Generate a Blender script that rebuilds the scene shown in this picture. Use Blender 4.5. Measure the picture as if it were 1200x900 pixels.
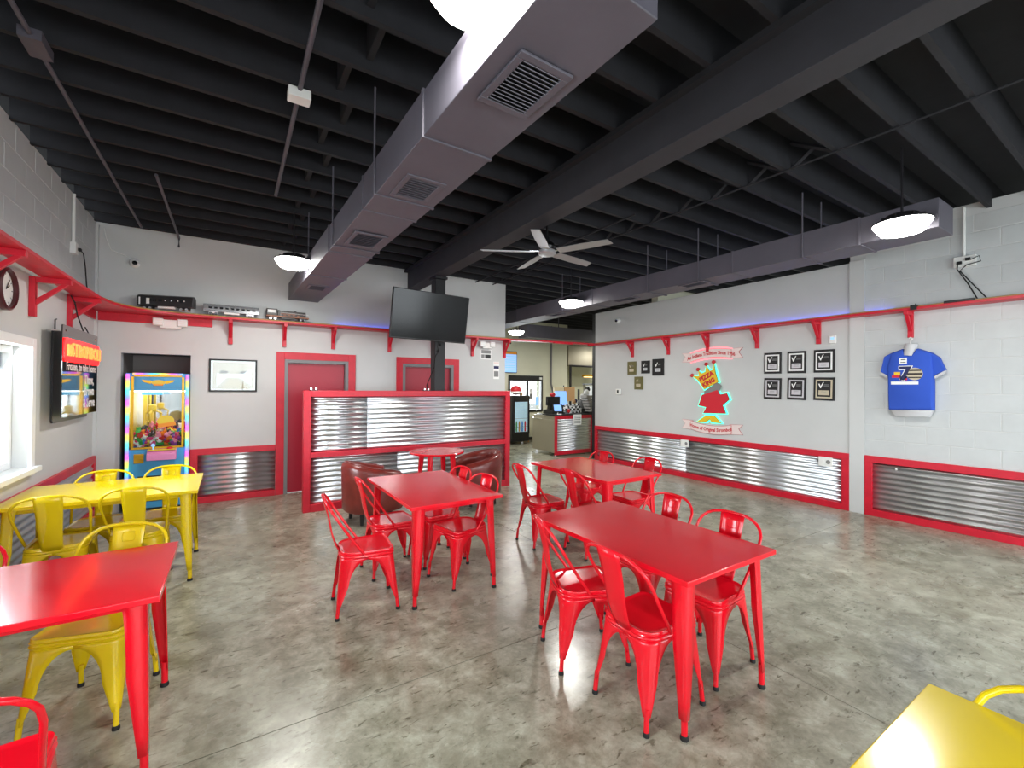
import bpy, bmesh, math, random
from mathutils import Matrix, Vector
random.seed(7)
for o in list(bpy.data.objects): bpy.data.objects.remove(o, do_unlink=True)
scene = bpy.context.scene
COL = scene.collection
R = math.radians
# ------------------------------------------------------------------ camera
FPX, YAW, PIT, ROL, CH = 514.0, R(32.5), R(.43), R(.39), 1.635
cF = Vector((math.sin(YAW)*math.cos(PIT), math.cos(YAW)*math.cos(PIT), math.sin(PIT)))
r0 = Vector((math.cos(YAW), -math.sin(YAW), 0)); u0 = r0.cross(cF)
cR = r0*math.cos(ROL)+u0*math.sin(ROL); cU = -r0*math.sin(ROL)+u0*math.cos(ROL)
cam = bpy.data.cameras.new('camera'); camo = bpy.data.objects.new('camera', cam); COL.objects.link(camo)
cam.sensor_width = 36; cam.lens = 36*FPX/1200; cam.clip_start = .05; cam.clip_end = 200
m3 = Matrix((cR, cU, -cF)).transposed()
camo.matrix_world = Matrix.Translation((0, 0, CH)) @ m3.to_4x4()
scene.camera = camo
scene.view_settings.view_transform = 'Standard'; scene.view_settings.look = 'None'
scene.view_settings.gamma = 1; scene.view_settings.use_curve_mapping = False
scene.view_settings.exposure = 0.35
def ray(x, y): return cF+cR*((x-600)/FPX)+cU*((450-y)/FPX)
CC = Vector((0, 0, CH))
def onz(x, y, z=0): v = ray(x, y); return CC+v*((z-CH)/v.z)
def onx(x, y, X): v = ray(x, y); return CC+v*(X/v.x)
def ony(x, y, Y): v = ray(x, y); return CC+v*(Y/v.y)
# room: left wall XL, right wall XR, back wall YB, front wall YF
XL, XR, YB, YF, ZC = -1.461, 7.042, 7.443, -3.2, 3.66
YFAR, XHALL = 11.2, 4.45
# ------------------------------------------------------------------ world and daylight
w = bpy.data.worlds.new('sky'); scene.world = w; w.use_nodes = True
bg = w.node_tree.nodes['Background']; bg.inputs[0].default_value = (.86, .93, 1, 1); bg.inputs[1].default_value = 2.2
WIN_L = [(3.95, 5.33), (.5, 2.1), (-2.1, -.5)]          # left wall windows (Y ranges)
WZ0, WZ1 = .93, 1.95
FRONT_WIN = [(-.9, 1.5), (1.7, 4.1), (4.3, 6.7)]
def area(name, loc, rot, sx, sy, e, col):
    l = bpy.data.lights.new(name, 'AREA'); l.shape = 'RECTANGLE'; l.size = sx; l.size_y = sy; l.energy = e; l.color = col
    o = bpy.data.objects.new(name, l); COL.objects.link(o); o.location = loc; o.rotation_euler = rot
    return o
for a, b in WIN_L:
    area('window_daylight', (XL-.24, (a+b)/2, (WZ0+WZ1)/2), (0, R(-70), 0), WZ1-WZ0, b-a, 66, (.86, .94, 1))
for a, b in FRONT_WIN:
    area('window_daylight', ((a+b)/2, YF-.14, 1.5), (R(68), 0, 0), b-a, 2.2, 95, (.88, .95, 1))
area('window_daylight', (7.63, YFAR+.2, 1.44), (R(-90), 0, 0), 1.25, 1.1, 70, (.93, .96, 1))
# ------------------------------------------------------------------ materials
MATS = {}
def mat(name, col=(.8, .8, .8), rough=.5, metal=0, emis=None, estr=0, coat=0, alpha=None, trans=0, spec=None):
    m = bpy.data.materials.new(name); m.use_nodes = True
    b = m.node_tree.nodes['Principled BSDF']
    b.inputs['Base Color'].default_value = (*col, 1); b.inputs['Roughness'].default_value = rough
    b.inputs['Metallic'].default_value = metal
    if emis: b.inputs['Emission Color'].default_value = (*emis, 1); b.inputs['Emission Strength'].default_value = estr
    if coat: b.inputs['Coat Weight'].default_value = coat; b.inputs['Coat Roughness'].default_value = .06
    if trans: b.inputs['Transmission Weight'].default_value = trans
    if spec is not None: b.inputs['Specular IOR Level'].default_value = spec
    MATS[name] = m
    return m
def srgb(r, g, b):
    f = lambda c: (c/255/12.92 if c/255 <= .04045 else ((c/255+.055)/1.055)**2.4)
    return (f(r), f(g), f(b))
def nodes(m): return m.node_tree, m.node_tree.nodes['Principled BSDF']
def noise(t, scale, detail=5, rough=.6, vec=None, dist=0):
    n = t.nodes.new('ShaderNodeTexNoise'); n.inputs['Scale'].default_value = scale; n.inputs['Detail'].default_value = detail
    n.inputs['Roughness'].default_value = rough; n.inputs['Distortion'].default_value = dist
    if vec: t.links.new(vec, n.inputs['Vector'])
    return n.outputs['Fac']
def ramp(t, fac, stops):
    n = t.nodes.new('ShaderNodeValToRGB'); e = n.color_ramp.elements
    while len(e) < len(stops): e.new(.5)
    for k, (p, c) in enumerate(stops): e[k].position = p; e[k].color = (*c, 1) if len(c) == 3 else c
    t.links.new(fac, n.inputs[0]); return n.outputs[0]
def mixc(t, fac, a, b, mode='MIX'):
    n = t.nodes.new('ShaderNodeMix'); n.data_type = 'RGBA'; n.blend_type = mode
    for s, v in ((n.inputs[0], fac), (n.inputs[6], a), (n.inputs[7], b)):
        if hasattr(v, 'links'): t.links.new(v, s)
        elif isinstance(v, (int, float)): s.default_value = v
        else: s.default_value = (*v, 1)
    return n.outputs[2]
def geopos(t): return t.nodes.new('ShaderNodeNewGeometry').outputs['Position']
def bump(t, b, h, s, d=.01):
    n = t.nodes.new('ShaderNodeBump'); n.inputs['Strength'].default_value = s; n.inputs['Distance'].default_value = d
    t.links.new(h, n.inputs['Height']); t.links.new(n.outputs[0], b.inputs['Normal'])
def soft(name, col, rough, var=.06, scale=3, **k):       # painted surface with faint uneven tone and relief
    m = mat(name, col, rough, **k); t, b = nodes(m); p = geopos(t)
    f = noise(t, scale, 4, .6, p)
    lo = tuple(c*(1-var) for c in col); hi = tuple(min(1, c*(1+var)) for c in col)
    t.links.new(ramp(t, f, [(.3, lo), (.7, hi)]), b.inputs['Base Color'])
    bump(t, b, noise(t, 90, 2, .5, p), .05, .004)
    return m
soft('paint_white', srgb(200, 201, 200), .55, .03, 1.5)
soft('paint_block', srgb(194, 197, 197), .5, .035, 5)
soft('paint_cream', srgb(214, 213, 190), .6, .03)
soft('trim_white', srgb(235, 238, 240), .4, .02)
soft('ceiling_black', srgb(26, 26, 31), .8, .25, 6)
soft('beam_black', srgb(38, 37, 42), .7, .15, 5)
soft('duct_black', srgb(84, 81, 90), .5, .08, 4)
soft('steel_black', srgb(24, 23, 26), .5, .1)
def gloss(name, col, rough=.2):
    m = mat(name, col, rough, coat=.15, spec=.42); t, b = nodes(m); p = geopos(t)
    f = noise(t, 2.2, 2, .5, p)
    t.links.new(ramp(t, f, [(.35, (rough*.85,)*3), (.7, (rough*1.25,)*3)]), b.inputs['Roughness'])
    bump(t, b, noise(t, 3.0, 1, .4, p), .08, .02)
    return m
gloss('red_gloss', srgb(222, 14, 34), .17)
gloss('yellow_gloss', srgb(222, 192, 12), .17)
soft('red_wood', srgb(200, 18, 44), .42, .1, 8)
soft('red_door', srgb(166, 24, 48), .4, .05)
soft('grey_frame', srgb(122, 122, 124), .45, .03)
mat('black_plastic', srgb(16, 16, 17), .35); mat('black_rubber', srgb(12, 12, 12), .7); mat('screen_black', srgb(9, 9, 12), .16, spec=.3)
mat('white_plastic', srgb(232, 232, 228), .4); mat('chrome', (.75, .75, .77), .15, 1); mat('lens_dark', (.01, .01, .01), .05)
mat('fan_silver', srgb(176, 176, 178), .35, .6); mat('dark_metal', srgb(60, 58, 62), .35, .8)
mat('steel_brushed', srgb(168, 160, 140), .38, .45); mat('wood_track', srgb(190, 150, 80), .6)
mat('lamp_lens', (1, 1, .96), .4, emis=(1, .99, .93), estr=22)
mat('blue_led', (.1, .15, 1), .4, emis=(.12, .15, 1), estr=14)
mat('neon_orange', (1, .3, .05), .4, emis=(1, .33, .08), estr=.95); mat('neon_red_glow', (1, .03, .02), .4, emis=(1, .006, .008), estr=4)
mat('sign_black', srgb(20, 19, 21), .06, coat=.6); mat('sign_back', srgb(46, 44, 46), .35)
mat('print_white', srgb(238, 238, 236), .5); mat('print_black', srgb(18, 18, 19), .5); mat('print_red', srgb(200, 28, 40), .5)
mat('print_yellow', srgb(232, 190, 30), .5); mat('print_grey', srgb(128, 128, 128), .5); mat('ribbon_pink', srgb(232, 214, 210), .5)
mat('teal_glow', (.1, 1, .7), .4, emis=(.1, .95, .62), estr=1.0); mat('red_glow', (1, .2, .25), .4, emis=(1, .25, .28), estr=.9)
mat('machine_blue', srgb(70, 160, 210), .35); mat('machine_yellow', srgb(226, 200, 50), .35); mat('machine_pink', srgb(224, 140, 190), .4)
mat('machine_lamp', (1, 1, 1), .4, emis=(1, .98, .92), estr=3); mat('mirror', (.8, .8, .8), .08, 1)
mat('gold', srgb(206, 160, 40), .3, .7); mat('old_brass', srgb(112, 106, 66), .4, .3); mat('silver_plate', srgb(205, 206, 210), .3, .3); mat('tan_mat', srgb(198, 186, 160), .6)
mat('shirt_blue', srgb(46, 84, 190), .85); mat('mannequin', srgb(196, 196, 198), .45)
mat('brown_black', srgb(38, 28, 24), .4); mat('brown_stripe', srgb(150, 96, 66), .5); mat('train_dark', srgb(52, 52, 54), .35, .3); mat('train_silver', srgb(205, 208, 212), .25, .7)
mat('window_dark', srgb(22, 24, 28), .2); mat('paper', srgb(240, 240, 238), .7); mat('screen_blue', (.2, .5, .9), .3, emis=(.3, .5, .9), estr=.6)
mat('orange_print', srgb(236, 150, 40), .5); mat('photo_tone', srgb(196, 188, 172), .6); mat('photo_pale', srgb(236, 238, 244), .6); mat('photo_dark', srgb(96, 92, 84), .6)
mat('yellow_stool', srgb(236, 170, 30), .5); mat('cooler_lit', (.7, .9, .95), .3, emis=(.6, .85, 1), estr=.3); mat('kitchen_tan', srgb(176, 150, 100), .5)
mat('warm_lamp', (1, .7, .3), .4, emis=(1, .6, .22), estr=4); mat('cardboard', srgb(206, 160, 110), .7); mat('bag_grey', srgb(150, 146, 140), .6)
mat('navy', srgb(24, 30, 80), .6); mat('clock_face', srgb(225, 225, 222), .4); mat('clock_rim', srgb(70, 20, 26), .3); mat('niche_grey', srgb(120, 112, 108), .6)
mat('outside_ground', srgb(150, 148, 142), .9); mat('robe_red', srgb(206, 26, 44), .5); mat('cream_bag', srgb(222, 206, 170), .6)
for k, c in enumerate([(230, 60, 130), (60, 140, 220), (245, 245, 245), (235, 130, 40), (60, 180, 90), (150, 70, 170), (210, 40, 50), (240, 210, 60), (60, 60, 66), (250, 160, 190)]):
    mat('plush_%d' % k, srgb(*c), .85)
mat('bottle_green', srgb(60, 150, 60), .3); mat('bottle_amber', srgb(200, 140, 40), .3)
# glass: clear, a little reflective, lets light through
def glassmat(name, tint, refl=.08):
    m = bpy.data.materials.new(name); m.use_nodes = True; t = m.node_tree; t.nodes.clear()
    o = t.nodes.new('ShaderNodeOutputMaterial'); mx = t.nodes.new('ShaderNodeMixShader'); tr = t.nodes.new('ShaderNodeBsdfTransparent'); gl = t.nodes.new('ShaderNodeBsdfGlossy')
    fr = t.nodes.new('ShaderNodeFresnel'); fr.inputs[0].default_value = 1.45
    tr.inputs[0].default_value = (*tint, 1); gl.inputs['Roughness'].default_value = .02
    t.links.new(fr.outputs[0], mx.inputs[0]); t.links.new(tr.outputs[0], mx.inputs[1]); t.links.new(gl.outputs[0], mx.inputs[2]); t.links.new(mx.outputs[0], o.inputs[0])
    MATS[name] = m
glassmat('glass', (.95, .97, .97))
# polished concrete
m = mat('concrete', (.25, .24, .21), .25); t, b = nodes(m); p = geopos(t)
n1 = noise(t, .7, 6, .62, p, .2); n2 = noise(t, 5.5, 9, .72, p, .3); n3 = noise(t, 38, 4, .6, p)
mp = t.nodes.new('ShaderNodeMapping'); mp.inputs['Rotation'].default_value = (0, 0, R(35)); mp.inputs['Scale'].default_value = (5, 13, 5); t.links.new(p, mp.inputs[0])
n4 = noise(t, 1.7, 6, .66, mp.outputs[0], .2)
c1 = ramp(t, n1, [(.3, srgb(124, 122, 106)), (.52, srgb(152, 150, 135)), (.72, srgb(196, 197, 180))])
c2 = ramp(t, n2, [(.32, srgb(96, 90, 74)), (.47, srgb(148, 145, 130)), (.68, srgb(210, 211, 196))])
cc = mixc(t, .5, c1, c2)
sp = ramp(t, n4, [(.31, (.36, .34, .28)), (.41, (1, 1, 1))])
cc = mixc(t, .8, cc, sp, 'MULTIPLY')
mp2 = t.nodes.new('ShaderNodeMapping'); mp2.inputs['Rotation'].default_value = (0, 0, R(28)); mp2.inputs['Scale'].default_value = (11, 30, 11); t.links.new(p, mp2.inputs[0])
n5 = noise(t, 1.0, 3, .55, mp2.outputs[0], .5); st = ramp(t, n5, [(.30, (.3, .28, .22)), (.375, (1, 1, 1))]); cc = mixc(t, .8, cc, st, 'MULTIPLY')
n6 = noise(t, 2.4, 7, .7, p, .4); cc = mixc(t, .8, cc, ramp(t, n6, [(.36, (.6, .59, .5)), (.5, (.96, .97, .92)), (.66, (1.0, 1.0, .97))]), 'MULTIPLY')
fine = ramp(t, n3, [(.3, (.8, .8, .79)), (.55, (1, 1, 1))]); cc = mixc(t, .7, cc, fine, 'MULTIPLY')
t.links.new(cc, b.inputs['Base Color'])
t.links.new(ramp(t, n1, [(.3, (.2,)*3), (.7, (.34,)*3)]), b.inputs['Roughness'])
bump(t, b, n2, .02, .01)
# galvanised sheet
m = mat('galvanised', (.70, .72, .74), .3, 1); t, b = nodes(m); p = geopos(t)
t.links.new(ramp(t, noise(t, 2.5, 2, .5, p), [(.3, (.3,)*3), (.7, (.36,)*3)]), b.inputs['Roughness'])
# leather
m = mat('leather', srgb(118, 38, 32), .32, coat=.25); t, b = nodes(m); p = geopos(t)
t.links.new(ramp(t, noise(t, 9, 4, .6, p), [(.3, srgb(104, 34, 28)), (.7, srgb(130, 46, 38))]), b.inputs['Base Color']); bump(t, b, noise(t, 120, 3, .5, p), .1, .003)
# colour-changing LED tube: hue runs along the tube
for nm_, ax_ in (('led_upright', 2), ('led_across', 0)):
    m = mat(nm_, (.5, .5, .5), .4); t, b = nodes(m); p = geopos(t); sx = t.nodes.new('ShaderNodeSeparateXYZ'); t.links.new(p, sx.inputs[0])
    mu = t.nodes.new('ShaderNodeMath'); mu.operation = 'MULTIPLY'; mu.inputs[1].default_value = 2.9; t.links.new(sx.outputs[ax_], mu.inputs[0])
    fr = t.nodes.new('ShaderNodeMath'); fr.operation = 'FRACT'; t.links.new(mu.outputs[0], fr.inputs[0])
    rb = ramp(t, fr.outputs[0], [(0, (1, .04, .62)), (.2, (.3, .1, 1)), (.38, (.03, .5, 1)), (.55, (.03, .95, .6)), (.72, (.6, .95, .05)), (.86, (1, .6, .05)), (1, (1, .04, .62))])
    t.links.new(rb, b.inputs['Emission Color']); b.inputs['Base Color'].default_value = (.3, .3, .3, 1); b.inputs['Emission Strength'].default_value = 1.15
# ------------------------------------------------------------------ mesh helpers
class MB:
    def __init__(s): s.v = []; s.f = []
    def add(s, vs, fs):
        o = len(s.v); s.v += [tuple(p) for p in vs]; s.f += [tuple(i+o for i in f) for f in fs]; return s
    def box(s, x0, x1, y0, y1, z0, z1):
        return s.add([(x0, y0, z0), (x1, y0, z0), (x1, y1, z0), (x0, y1, z0), (x0, y0, z1), (x1, y0, z1), (x1, y1, z1), (x0, y1, z1)],
                     [(0, 3, 2, 1), (4, 5, 6, 7), (0, 1, 5, 4), (1, 2, 6, 5), (2, 3, 7, 6), (3, 0, 4, 7)])
    def prism(s, poly, a, b, axis='z'):                # polygon (counter-clockwise) swept from a to b
        n = len(poly)
        q = {'z': lambda p, h: (p[0], p[1], h), 'y': lambda p, h: (p[0], h, p[1]), 'x': lambda p, h: (h, p[0], p[1])}[axis]
        return s.add([q(p, a) for p in poly]+[q(p, b) for p in poly],
                     [tuple(range(n))[::-1], tuple(range(n, 2*n))]+[(i, (i+1) % n, n+(i+1) % n, n+i) for i in range(n)])
    def tube(s, pts, r, n=8, closed=False):
        pts = [Vector(p) for p in pts]; rs = r if isinstance(r, (list, tuple)) else [r]*len(pts)
        vs, fs, up = [], [], None; L = len(pts)
        for i, p in enumerate(pts):
            a = pts[i-1] if (i or closed) else p; c = pts[(i+1) % L] if (i < L-1 or closed) else p
            d = (c-a).normalized()
            if up is None: up = Vector((0, 0, 1)) if abs(d.z) < .9 else Vector((1, 0, 0))
            e1 = (up-d*up.dot(d)).normalized(); up = e1; e2 = d.cross(e1)
            vs += [p+e1*(rs[i]*math.cos(2*math.pi*k/n))+e2*(rs[i]*math.sin(2*math.pi*k/n)) for k in range(n)]
        for i in range(L if closed else L-1):
            j = (i+1) % L
            fs += [(i*n+k, i*n+(k+1) % n, j*n+(k+1) % n, j*n+k) for k in range(n)]
        if not closed: fs += [tuple(range(n))[::-1], tuple((L-1)*n+k for k in range(n))]
        return s.add(vs, fs)
    def lathe(s, prof, n=24, c=(0, 0, 0)):             # profile of (radius, z) pairs, bottom to top
        vs = [(c[0]+r*math.cos(2*math.pi*k/n), c[1]+r*math.sin(2*math.pi*k/n), c[2]+z) for r, z in prof for k in range(n)]
        fs = [(i*n+k, i*n+(k+1) % n, (i+1)*n+(k+1) % n, (i+1)*n+k) for i in range(len(prof)-1) for k in range(n)]
        fs += [tuple(range(n))[::-1], tuple((len(prof)-1)*n+k for k in range(n))]
        return s.add(vs, fs)
    def rings(s, rs, cap0=True, cap1=True):             # list of equal-length closed rings
        n = len(rs[0]); vs = [p for r in rs for p in r]
        fs = [(i*n+k, i*n+(k+1) % n, (i+1)*n+(k+1) % n, (i+1)*n+k) for i in range(len(rs)-1) for k in range(n)]
        if cap0: fs.append(tuple(range(n))[::-1])
        if cap1: fs.append(tuple((len(rs)-1)*n+k for k in range(n)))
        return s.add(vs, fs)
    def strip(s, rows):                                 # open grid of rows of points
        n = len(rows[0]); vs = [p for r in rows for p in r]
        return s.add(vs, [(i*n+k, i*n+k+1, (i+1)*n+k+1, (i+1)*n+k) for i in range(len(rows)-1) for k in range(n-1)])
    def ball(s, c, r, n=10, sq=(1, 1, 1)):
        prof = [(r*math.sin(math.pi*(i+.02)/(n*.6//1 or 1)), -r*math.cos(math.pi*i/(n*.6//1 or 1))) for i in range(int(n*.6)+1)]
        prof = [(max(abs(a), .002), z) for a, z in prof]; o = len(s.v); s.lathe(prof, n)
        s.v[o:] = [(c[0]+x*sq[0], c[1]+y*sq[1], c[2]+z*sq[2]) for x, y, z in s.v[o:]]
        return s
    def xf(s, M): s.v = [tuple(M @ Vector(p)) for p in s.v]; return s
    def mesh(s, name, m, smooth=35):
        me = bpy.data.meshes.new(name); me.from_pydata(s.v, [], s.f); me.materials.append(MATS[m])
        bm = bmesh.new(); bm.from_mesh(me); bmesh.ops.recalc_face_normals(bm, faces=bm.faces); bm.to_mesh(me); bm.free()
        if smooth:
            for p in me.polygons: p.use_smooth = True
            me.set_sharp_from_angle(angle=R(smooth))
        me.update(); return me
    def build(s, name, m, parent=None, smooth=35, bevel=0, solid=0, seg=2):
        o = bpy.data.objects.new(name, s.mesh(name, m, smooth)); COL.objects.link(o)
        if parent: o.parent = parent
        if solid: md = o.modifiers.new('thickness', 'SOLIDIFY'); md.thickness = solid; md.offset = -1
        if bevel: md = o.modifiers.new('edge', 'BEVEL'); md.width = bevel; md.segments = seg; md.limit_method = 'ANGLE'; md.angle_limit = R(40)
        return o
def B(*a): return MB().box(*a)
def tag(o, label=None, cat=None, group=None, kind=None):
    for k, v in (('label', label), ('category', cat), ('group', group), ('kind', kind)):
        if v: o[k] = v
    return o
def thing(name, label, cat, loc=(0, 0, 0), rz=0, group=None, M=None):
    o = bpy.data.objects.new(name, None); COL.objects.link(o); o.empty_display_size = .1
    if M is not None: o.matrix_world = M
    else: o.location = loc; o.rotation_euler = (0, 0, rz)
    return tag(o, label, cat, group)
def copy_tree(o, parent=None):
    c = o.copy(); COL.objects.link(c)
    if parent: c.parent = parent
    for ch in list(o.children): copy_tree(ch, c)
    return c
def struct(name, mb, m, parent=None, label=None, **k):
    o = mb.build(name, m, parent, **k)
    if not parent: tag(o, label, None, None, 'structure')
    return o
def wallM(side, p):          # frame on a wall: x right, y up, z out of the wall, seen by a viewer facing it
    ax = {'back': ((1, 0, 0), (0, 0, 1), (0, -1, 0)), 'right': ((0, -1, 0), (0, 0, 1), (-1, 0, 0)), 'left': ((0, 1, 0), (0, 0, 1), (1, 0, 0))}[side]
    return Matrix.Translation(p) @ Matrix([Vector(a) for a in ax]).transposed().to_4x4()
def text_mb(txt, size, ext=.002, sx=1, shear=0, bold=0, space=1):
    cu = bpy.data.curves.new('t', 'FONT'); cu.body = txt; cu.size = size; cu.extrude = ext; cu.align_x = 'CENTER'; cu.align_y = 'CENTER'; cu.resolution_u = 2; cu.shear = shear; cu.offset = bold; cu.space_character = space
    o = bpy.data.objects.new('t', cu); COL.objects.link(o); dg = bpy.context.evaluated_depsgraph_get(); me = bpy.data.meshes.new_from_object(o.evaluated_get(dg))
    mb = MB().add([(v.co.x*sx, v.co.y, v.co.z) for v in me.vertices], [tuple(p.vertices) for p in me.polygons])
    bpy.data.objects.remove(o, do_unlink=True); bpy.data.curves.remove(cu); bpy.data.meshes.remove(me)
    return mb
def T(x, y, z): return Matrix.Translation((x, y, z))
# ------------------------------------------------------------------ structure: floor
floor = struct('floor', B(XL-.3, 13.5, YF-.3, 13.5, -.06, -.006), 'concrete', label='polished grey concrete floor with saw-cut joints')
g = .003
XJ, YJ = [XL-.25, 2.712, 7.02, 13.4], [YF-.25, -1.9, 2.36, 6.9, 13.4]
for i in range(3):
    for j in range(4):
        B(XJ[i]+g, XJ[i+1]-g, YJ[j]+g, YJ[j+1]-g, -.03, 0).build('floor_slab', 'concrete', floor, smooth=0)
ground = struct('trim_1', B(-30, 40, -30, 40, -.2, -.15), 'outside_ground', label='pale grey ground outside the building')
# ------------------------------------------------------------------ walls
mb = MB(); zt = 3.68
ys = [YF] + [v for a, b in sorted(WIN_L) for v in (a, b)] + [YB+.9]
mb.box(XL-.2, XL, YF-.2, YB+.9, 0, WZ0).box(XL-.2, XL, YF-.2, YB+.9, WZ1, zt)
for k in range(0, len(ys), 2): mb.box(XL-.2, XL, ys[k]-(.2 if k == 0 else 0), ys[k+1], WZ0, WZ1)
wl = struct('wall_left', mb, 'paint_white', label='white block side wall with windows and a clock')
NX0, NX1, NZ = -1.21, -.487, 2.045         # niche for the claw machine
D = [(.66, 1.585), (2.485, 3.45)]          # door openings
DZ = 2.035
mb = MB(); Y2 = YB+.14
mb.box(XL, NX0, YB, Y2, 0, zt).box(NX0, NX1, YB, Y2, NZ, zt).box(NX1, D[0][0], YB, Y2, 0, zt).box(D[0][0], D[0][1], YB, Y2, DZ, zt)
mb.box(D[0][1], D[1][0], YB, Y2, 0, zt).box(D[1][0], D[1][1], YB, Y2, DZ, zt).box(D[1][1], 4.575, YB, Y2, 0, zt)
mb.box(XHALL-.14, 4.575, Y2, YFAR, 0, zt)
wb = struct('wall_back', mb, 'paint_white', label='white back wall with two red doors and an alcove', smooth=0)
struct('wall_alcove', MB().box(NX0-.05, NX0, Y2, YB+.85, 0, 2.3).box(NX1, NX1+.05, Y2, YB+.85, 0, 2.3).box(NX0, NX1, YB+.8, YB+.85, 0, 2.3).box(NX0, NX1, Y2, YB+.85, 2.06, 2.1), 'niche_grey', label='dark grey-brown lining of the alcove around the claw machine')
# dark rooms behind the doors are closed by the door leaves; right wall
YP0, YP1 = 2.38, 2.545
mb = MB().box(XR, XR+.2, YP1, 7.49, 0, 3.345).box(XR, XR+.2, YF-.2, YP1, 0, 3.75).box(XR-.025, XR, YP0, YP1, 0, 3.36)
wr = struct('wall_right', mb, 'paint_white', label='long white side wall, smooth drywall then painted block', smooth=0)
# painted concrete blocks, each a piece proud of its recessed joints
blk = B(-.2, .2, -.006, .003, -.0975, .0975).mesh('block', 'paint_block', 0)
hb = B(-.098, .098, -.006, .003, -.0975, .0975).mesh('block_half', 'paint_block', 0)
def block(parent, side, u, z, me):
    o = bpy.data.objects.new('block', me); COL.objects.link(o); o.parent = parent
    if side == 'r': o.rotation_euler = (0, 0, R(90)); o.location = (XR, u, z)
    else: o.rotation_euler = (0, 0, R(-90)); o.location = (XL, u, z)
    md = o.modifiers.new('edge', 'BEVEL'); md.width = .0035; md.segments = 1
for r in range(15):
    z = .78+.1015+.203*r
    y = YP0-(.2 if r % 2 else .4)+.2
    if r % 2: block(wr, 'r', YP0-.1, z, hb); y = YP0-.2-.203
    else: y = YP0-.203
    if z > 3.66: continue
    while y > -.6: block(wr, 'r', y, z, blk); y -= .406
for r in range(5):
    z = 2.645+.1015+.203*r
    y = YB-.203
    if r % 2: block(wl, 'l', YB-.1, z, hb); y = YB-.2-.203
    while y > 3.3: block(wl, 'l', y, z, blk); y -= .406
B(XL, XL+.03, YB-.05, YB, .74, 3.64).build('corner_strip', 'paint_white', wl, smooth=0)
# front wall with shop windows (behind the viewer)
mb = MB().box(XL-.2, XR+.2, YF-.2, YF, 0, .4).box(XL-.2, XR+.2, YF-.2, YF, 2.6, 3.75)
xs = [XL-.2]+[v for a in FRONT_WIN for v in a]+[XR+.2]
for k in range(0, len(xs), 2): mb.box(xs[k], xs[k+1], YF-.2, YF, .4, 2.6)
struct('wall_front', mb, 'paint_white', label='white front wall with wide shop windows', smooth=0)
# far room beyond the opening: wall with a service window, kitchen side
FW = (7.0, 8.27, .875, 2.0)
mb = MB().box(XHALL-.2, FW[0], YFAR, YFAR+.15, 0, 3.7).box(FW[1], 9.29, YFAR, YFAR+.15, 0, 3.7).box(FW[0], FW[1], YFAR, YFAR+.15, 0, FW[2]).box(FW[0], FW[1], YFAR, YFAR+.15, FW[3], 3.7)
struct('wall_far', mb, 'paint_cream', label='cream far wall with the sliding service window', smooth=0)
struct('wall_kitchen', MB().box(9.15, 13.4, 12.6, 12.75, 0, 3.7).box(9.15, 9.29, YFAR+.15, 12.6, 0, 3.7).box(13.3, 13.45, 6, 12.6, 0, 3.7).box(XR+.2, 13.4, 5.9, 6.05, 0, 3.7), 'paint_cream', label='plain cream kitchen walls beyond the counter', smooth=0)
struct('baseboard_far', B(XHALL, 9.29, YFAR-.015, YFAR, 0, .1), 'black_plastic', label='black baseboard along the cream far wall', smooth=0)
struct('trim_2', B(XR+.03, XR+.17, 7.5, 7.62, 0, 3.345), 'steel_black', label='black post at the free end of the right wall', smooth=0)
# ------------------------------------------------------------------ ceiling: deck, joists, beam
ceil = struct('ceiling', B(XL-.3, 13.6, YF-.3, 13.4, 3.95, 4.02), 'ceiling_black', label='black painted open joist ceiling', smooth=0)
jm = B(XL, 13.4, -.02, .02, 3.66, 3.95).mesh('joist', 'ceiling_black', 0)
JY = [.845+.406*k for k in range(-9, 31)]
for y in JY:
    o = bpy.data.objects.new('joist', jm); COL.objects.link(o); o.parent = ceil; o.location = (0, y, 0)
bk = B(-.02, .02, .022, .384, 3.72, 3.95).mesh('blocking', 'ceiling_black', 0)
br = MB()
for a, c in (((0, .022, 3.69), (0, .384, 3.92)), ((.03, .022, 3.92), (.03, .384, 3.69))): br.tube([a, c], .02, 4)
brm = br.mesh('bridging', 'ceiling_black', 0)
for k, y in enumerate(JY[:-1]):
    if -1 < y < 7.2:
        o = bpy.data.objects.new('blocking', bk); COL.objects.link(o); o.parent = ceil; o.location = (.62+(.1 if k % 2 else 0), y, 0)
        if y > 1.4: o = bpy.data.objects.new('bridging', brm); COL.objects.link(o); o.parent = ceil; o.location = (4.35, y, 0)
B(2.56, 2.775, YF, YB, 3.335, 3.66).build('main_beam', 'beam_black', ceil, smooth=0, bevel=.006)
MB().box(2.50, 2.835, YF, YB, 3.62, 3.66).build('beam_flange', 'ceiling_black', ceil, smooth=0)
def conduit(pts, r, name='ceiling_conduit', m='duct_black'): return MB().tube(pts, r, 8).build(name, m, ceil)
a = onz(37, 50, 3.63); c = onz(163, 258, 3.63); xm = (a.x+c.x)/2
conduit([(xm, .5, 3.63), (xm, 7.2, 3.63)], .014)
B(xm-.05, xm+.05, a.y-.1, a.y+.1, 3.6, 3.66).build('junction_box', 'duct_black', ceil)
a = onz(363, 60, 3.6); xm = a.x
conduit([(xm, .3, 3.63), (xm, 5.2, 3.63)], .016)
a = onz(349, 110, 3.62); B(xm-.07, xm+.07, a.y-.05, a.y+.05, 3.575, 3.64).build('junction_box', 'white_plastic', ceil, bevel=.005)
a = onz(183, 205, 3.63); conduit([(a.x, a.y, 3.63), (a.x, 7.44, 3.63), (a.x, 7.425, 3.5)], .014)
conduit([(4.28, .2, 3.645), (4.28, 9, 3.645)], .01, m='ceiling_black')
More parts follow.
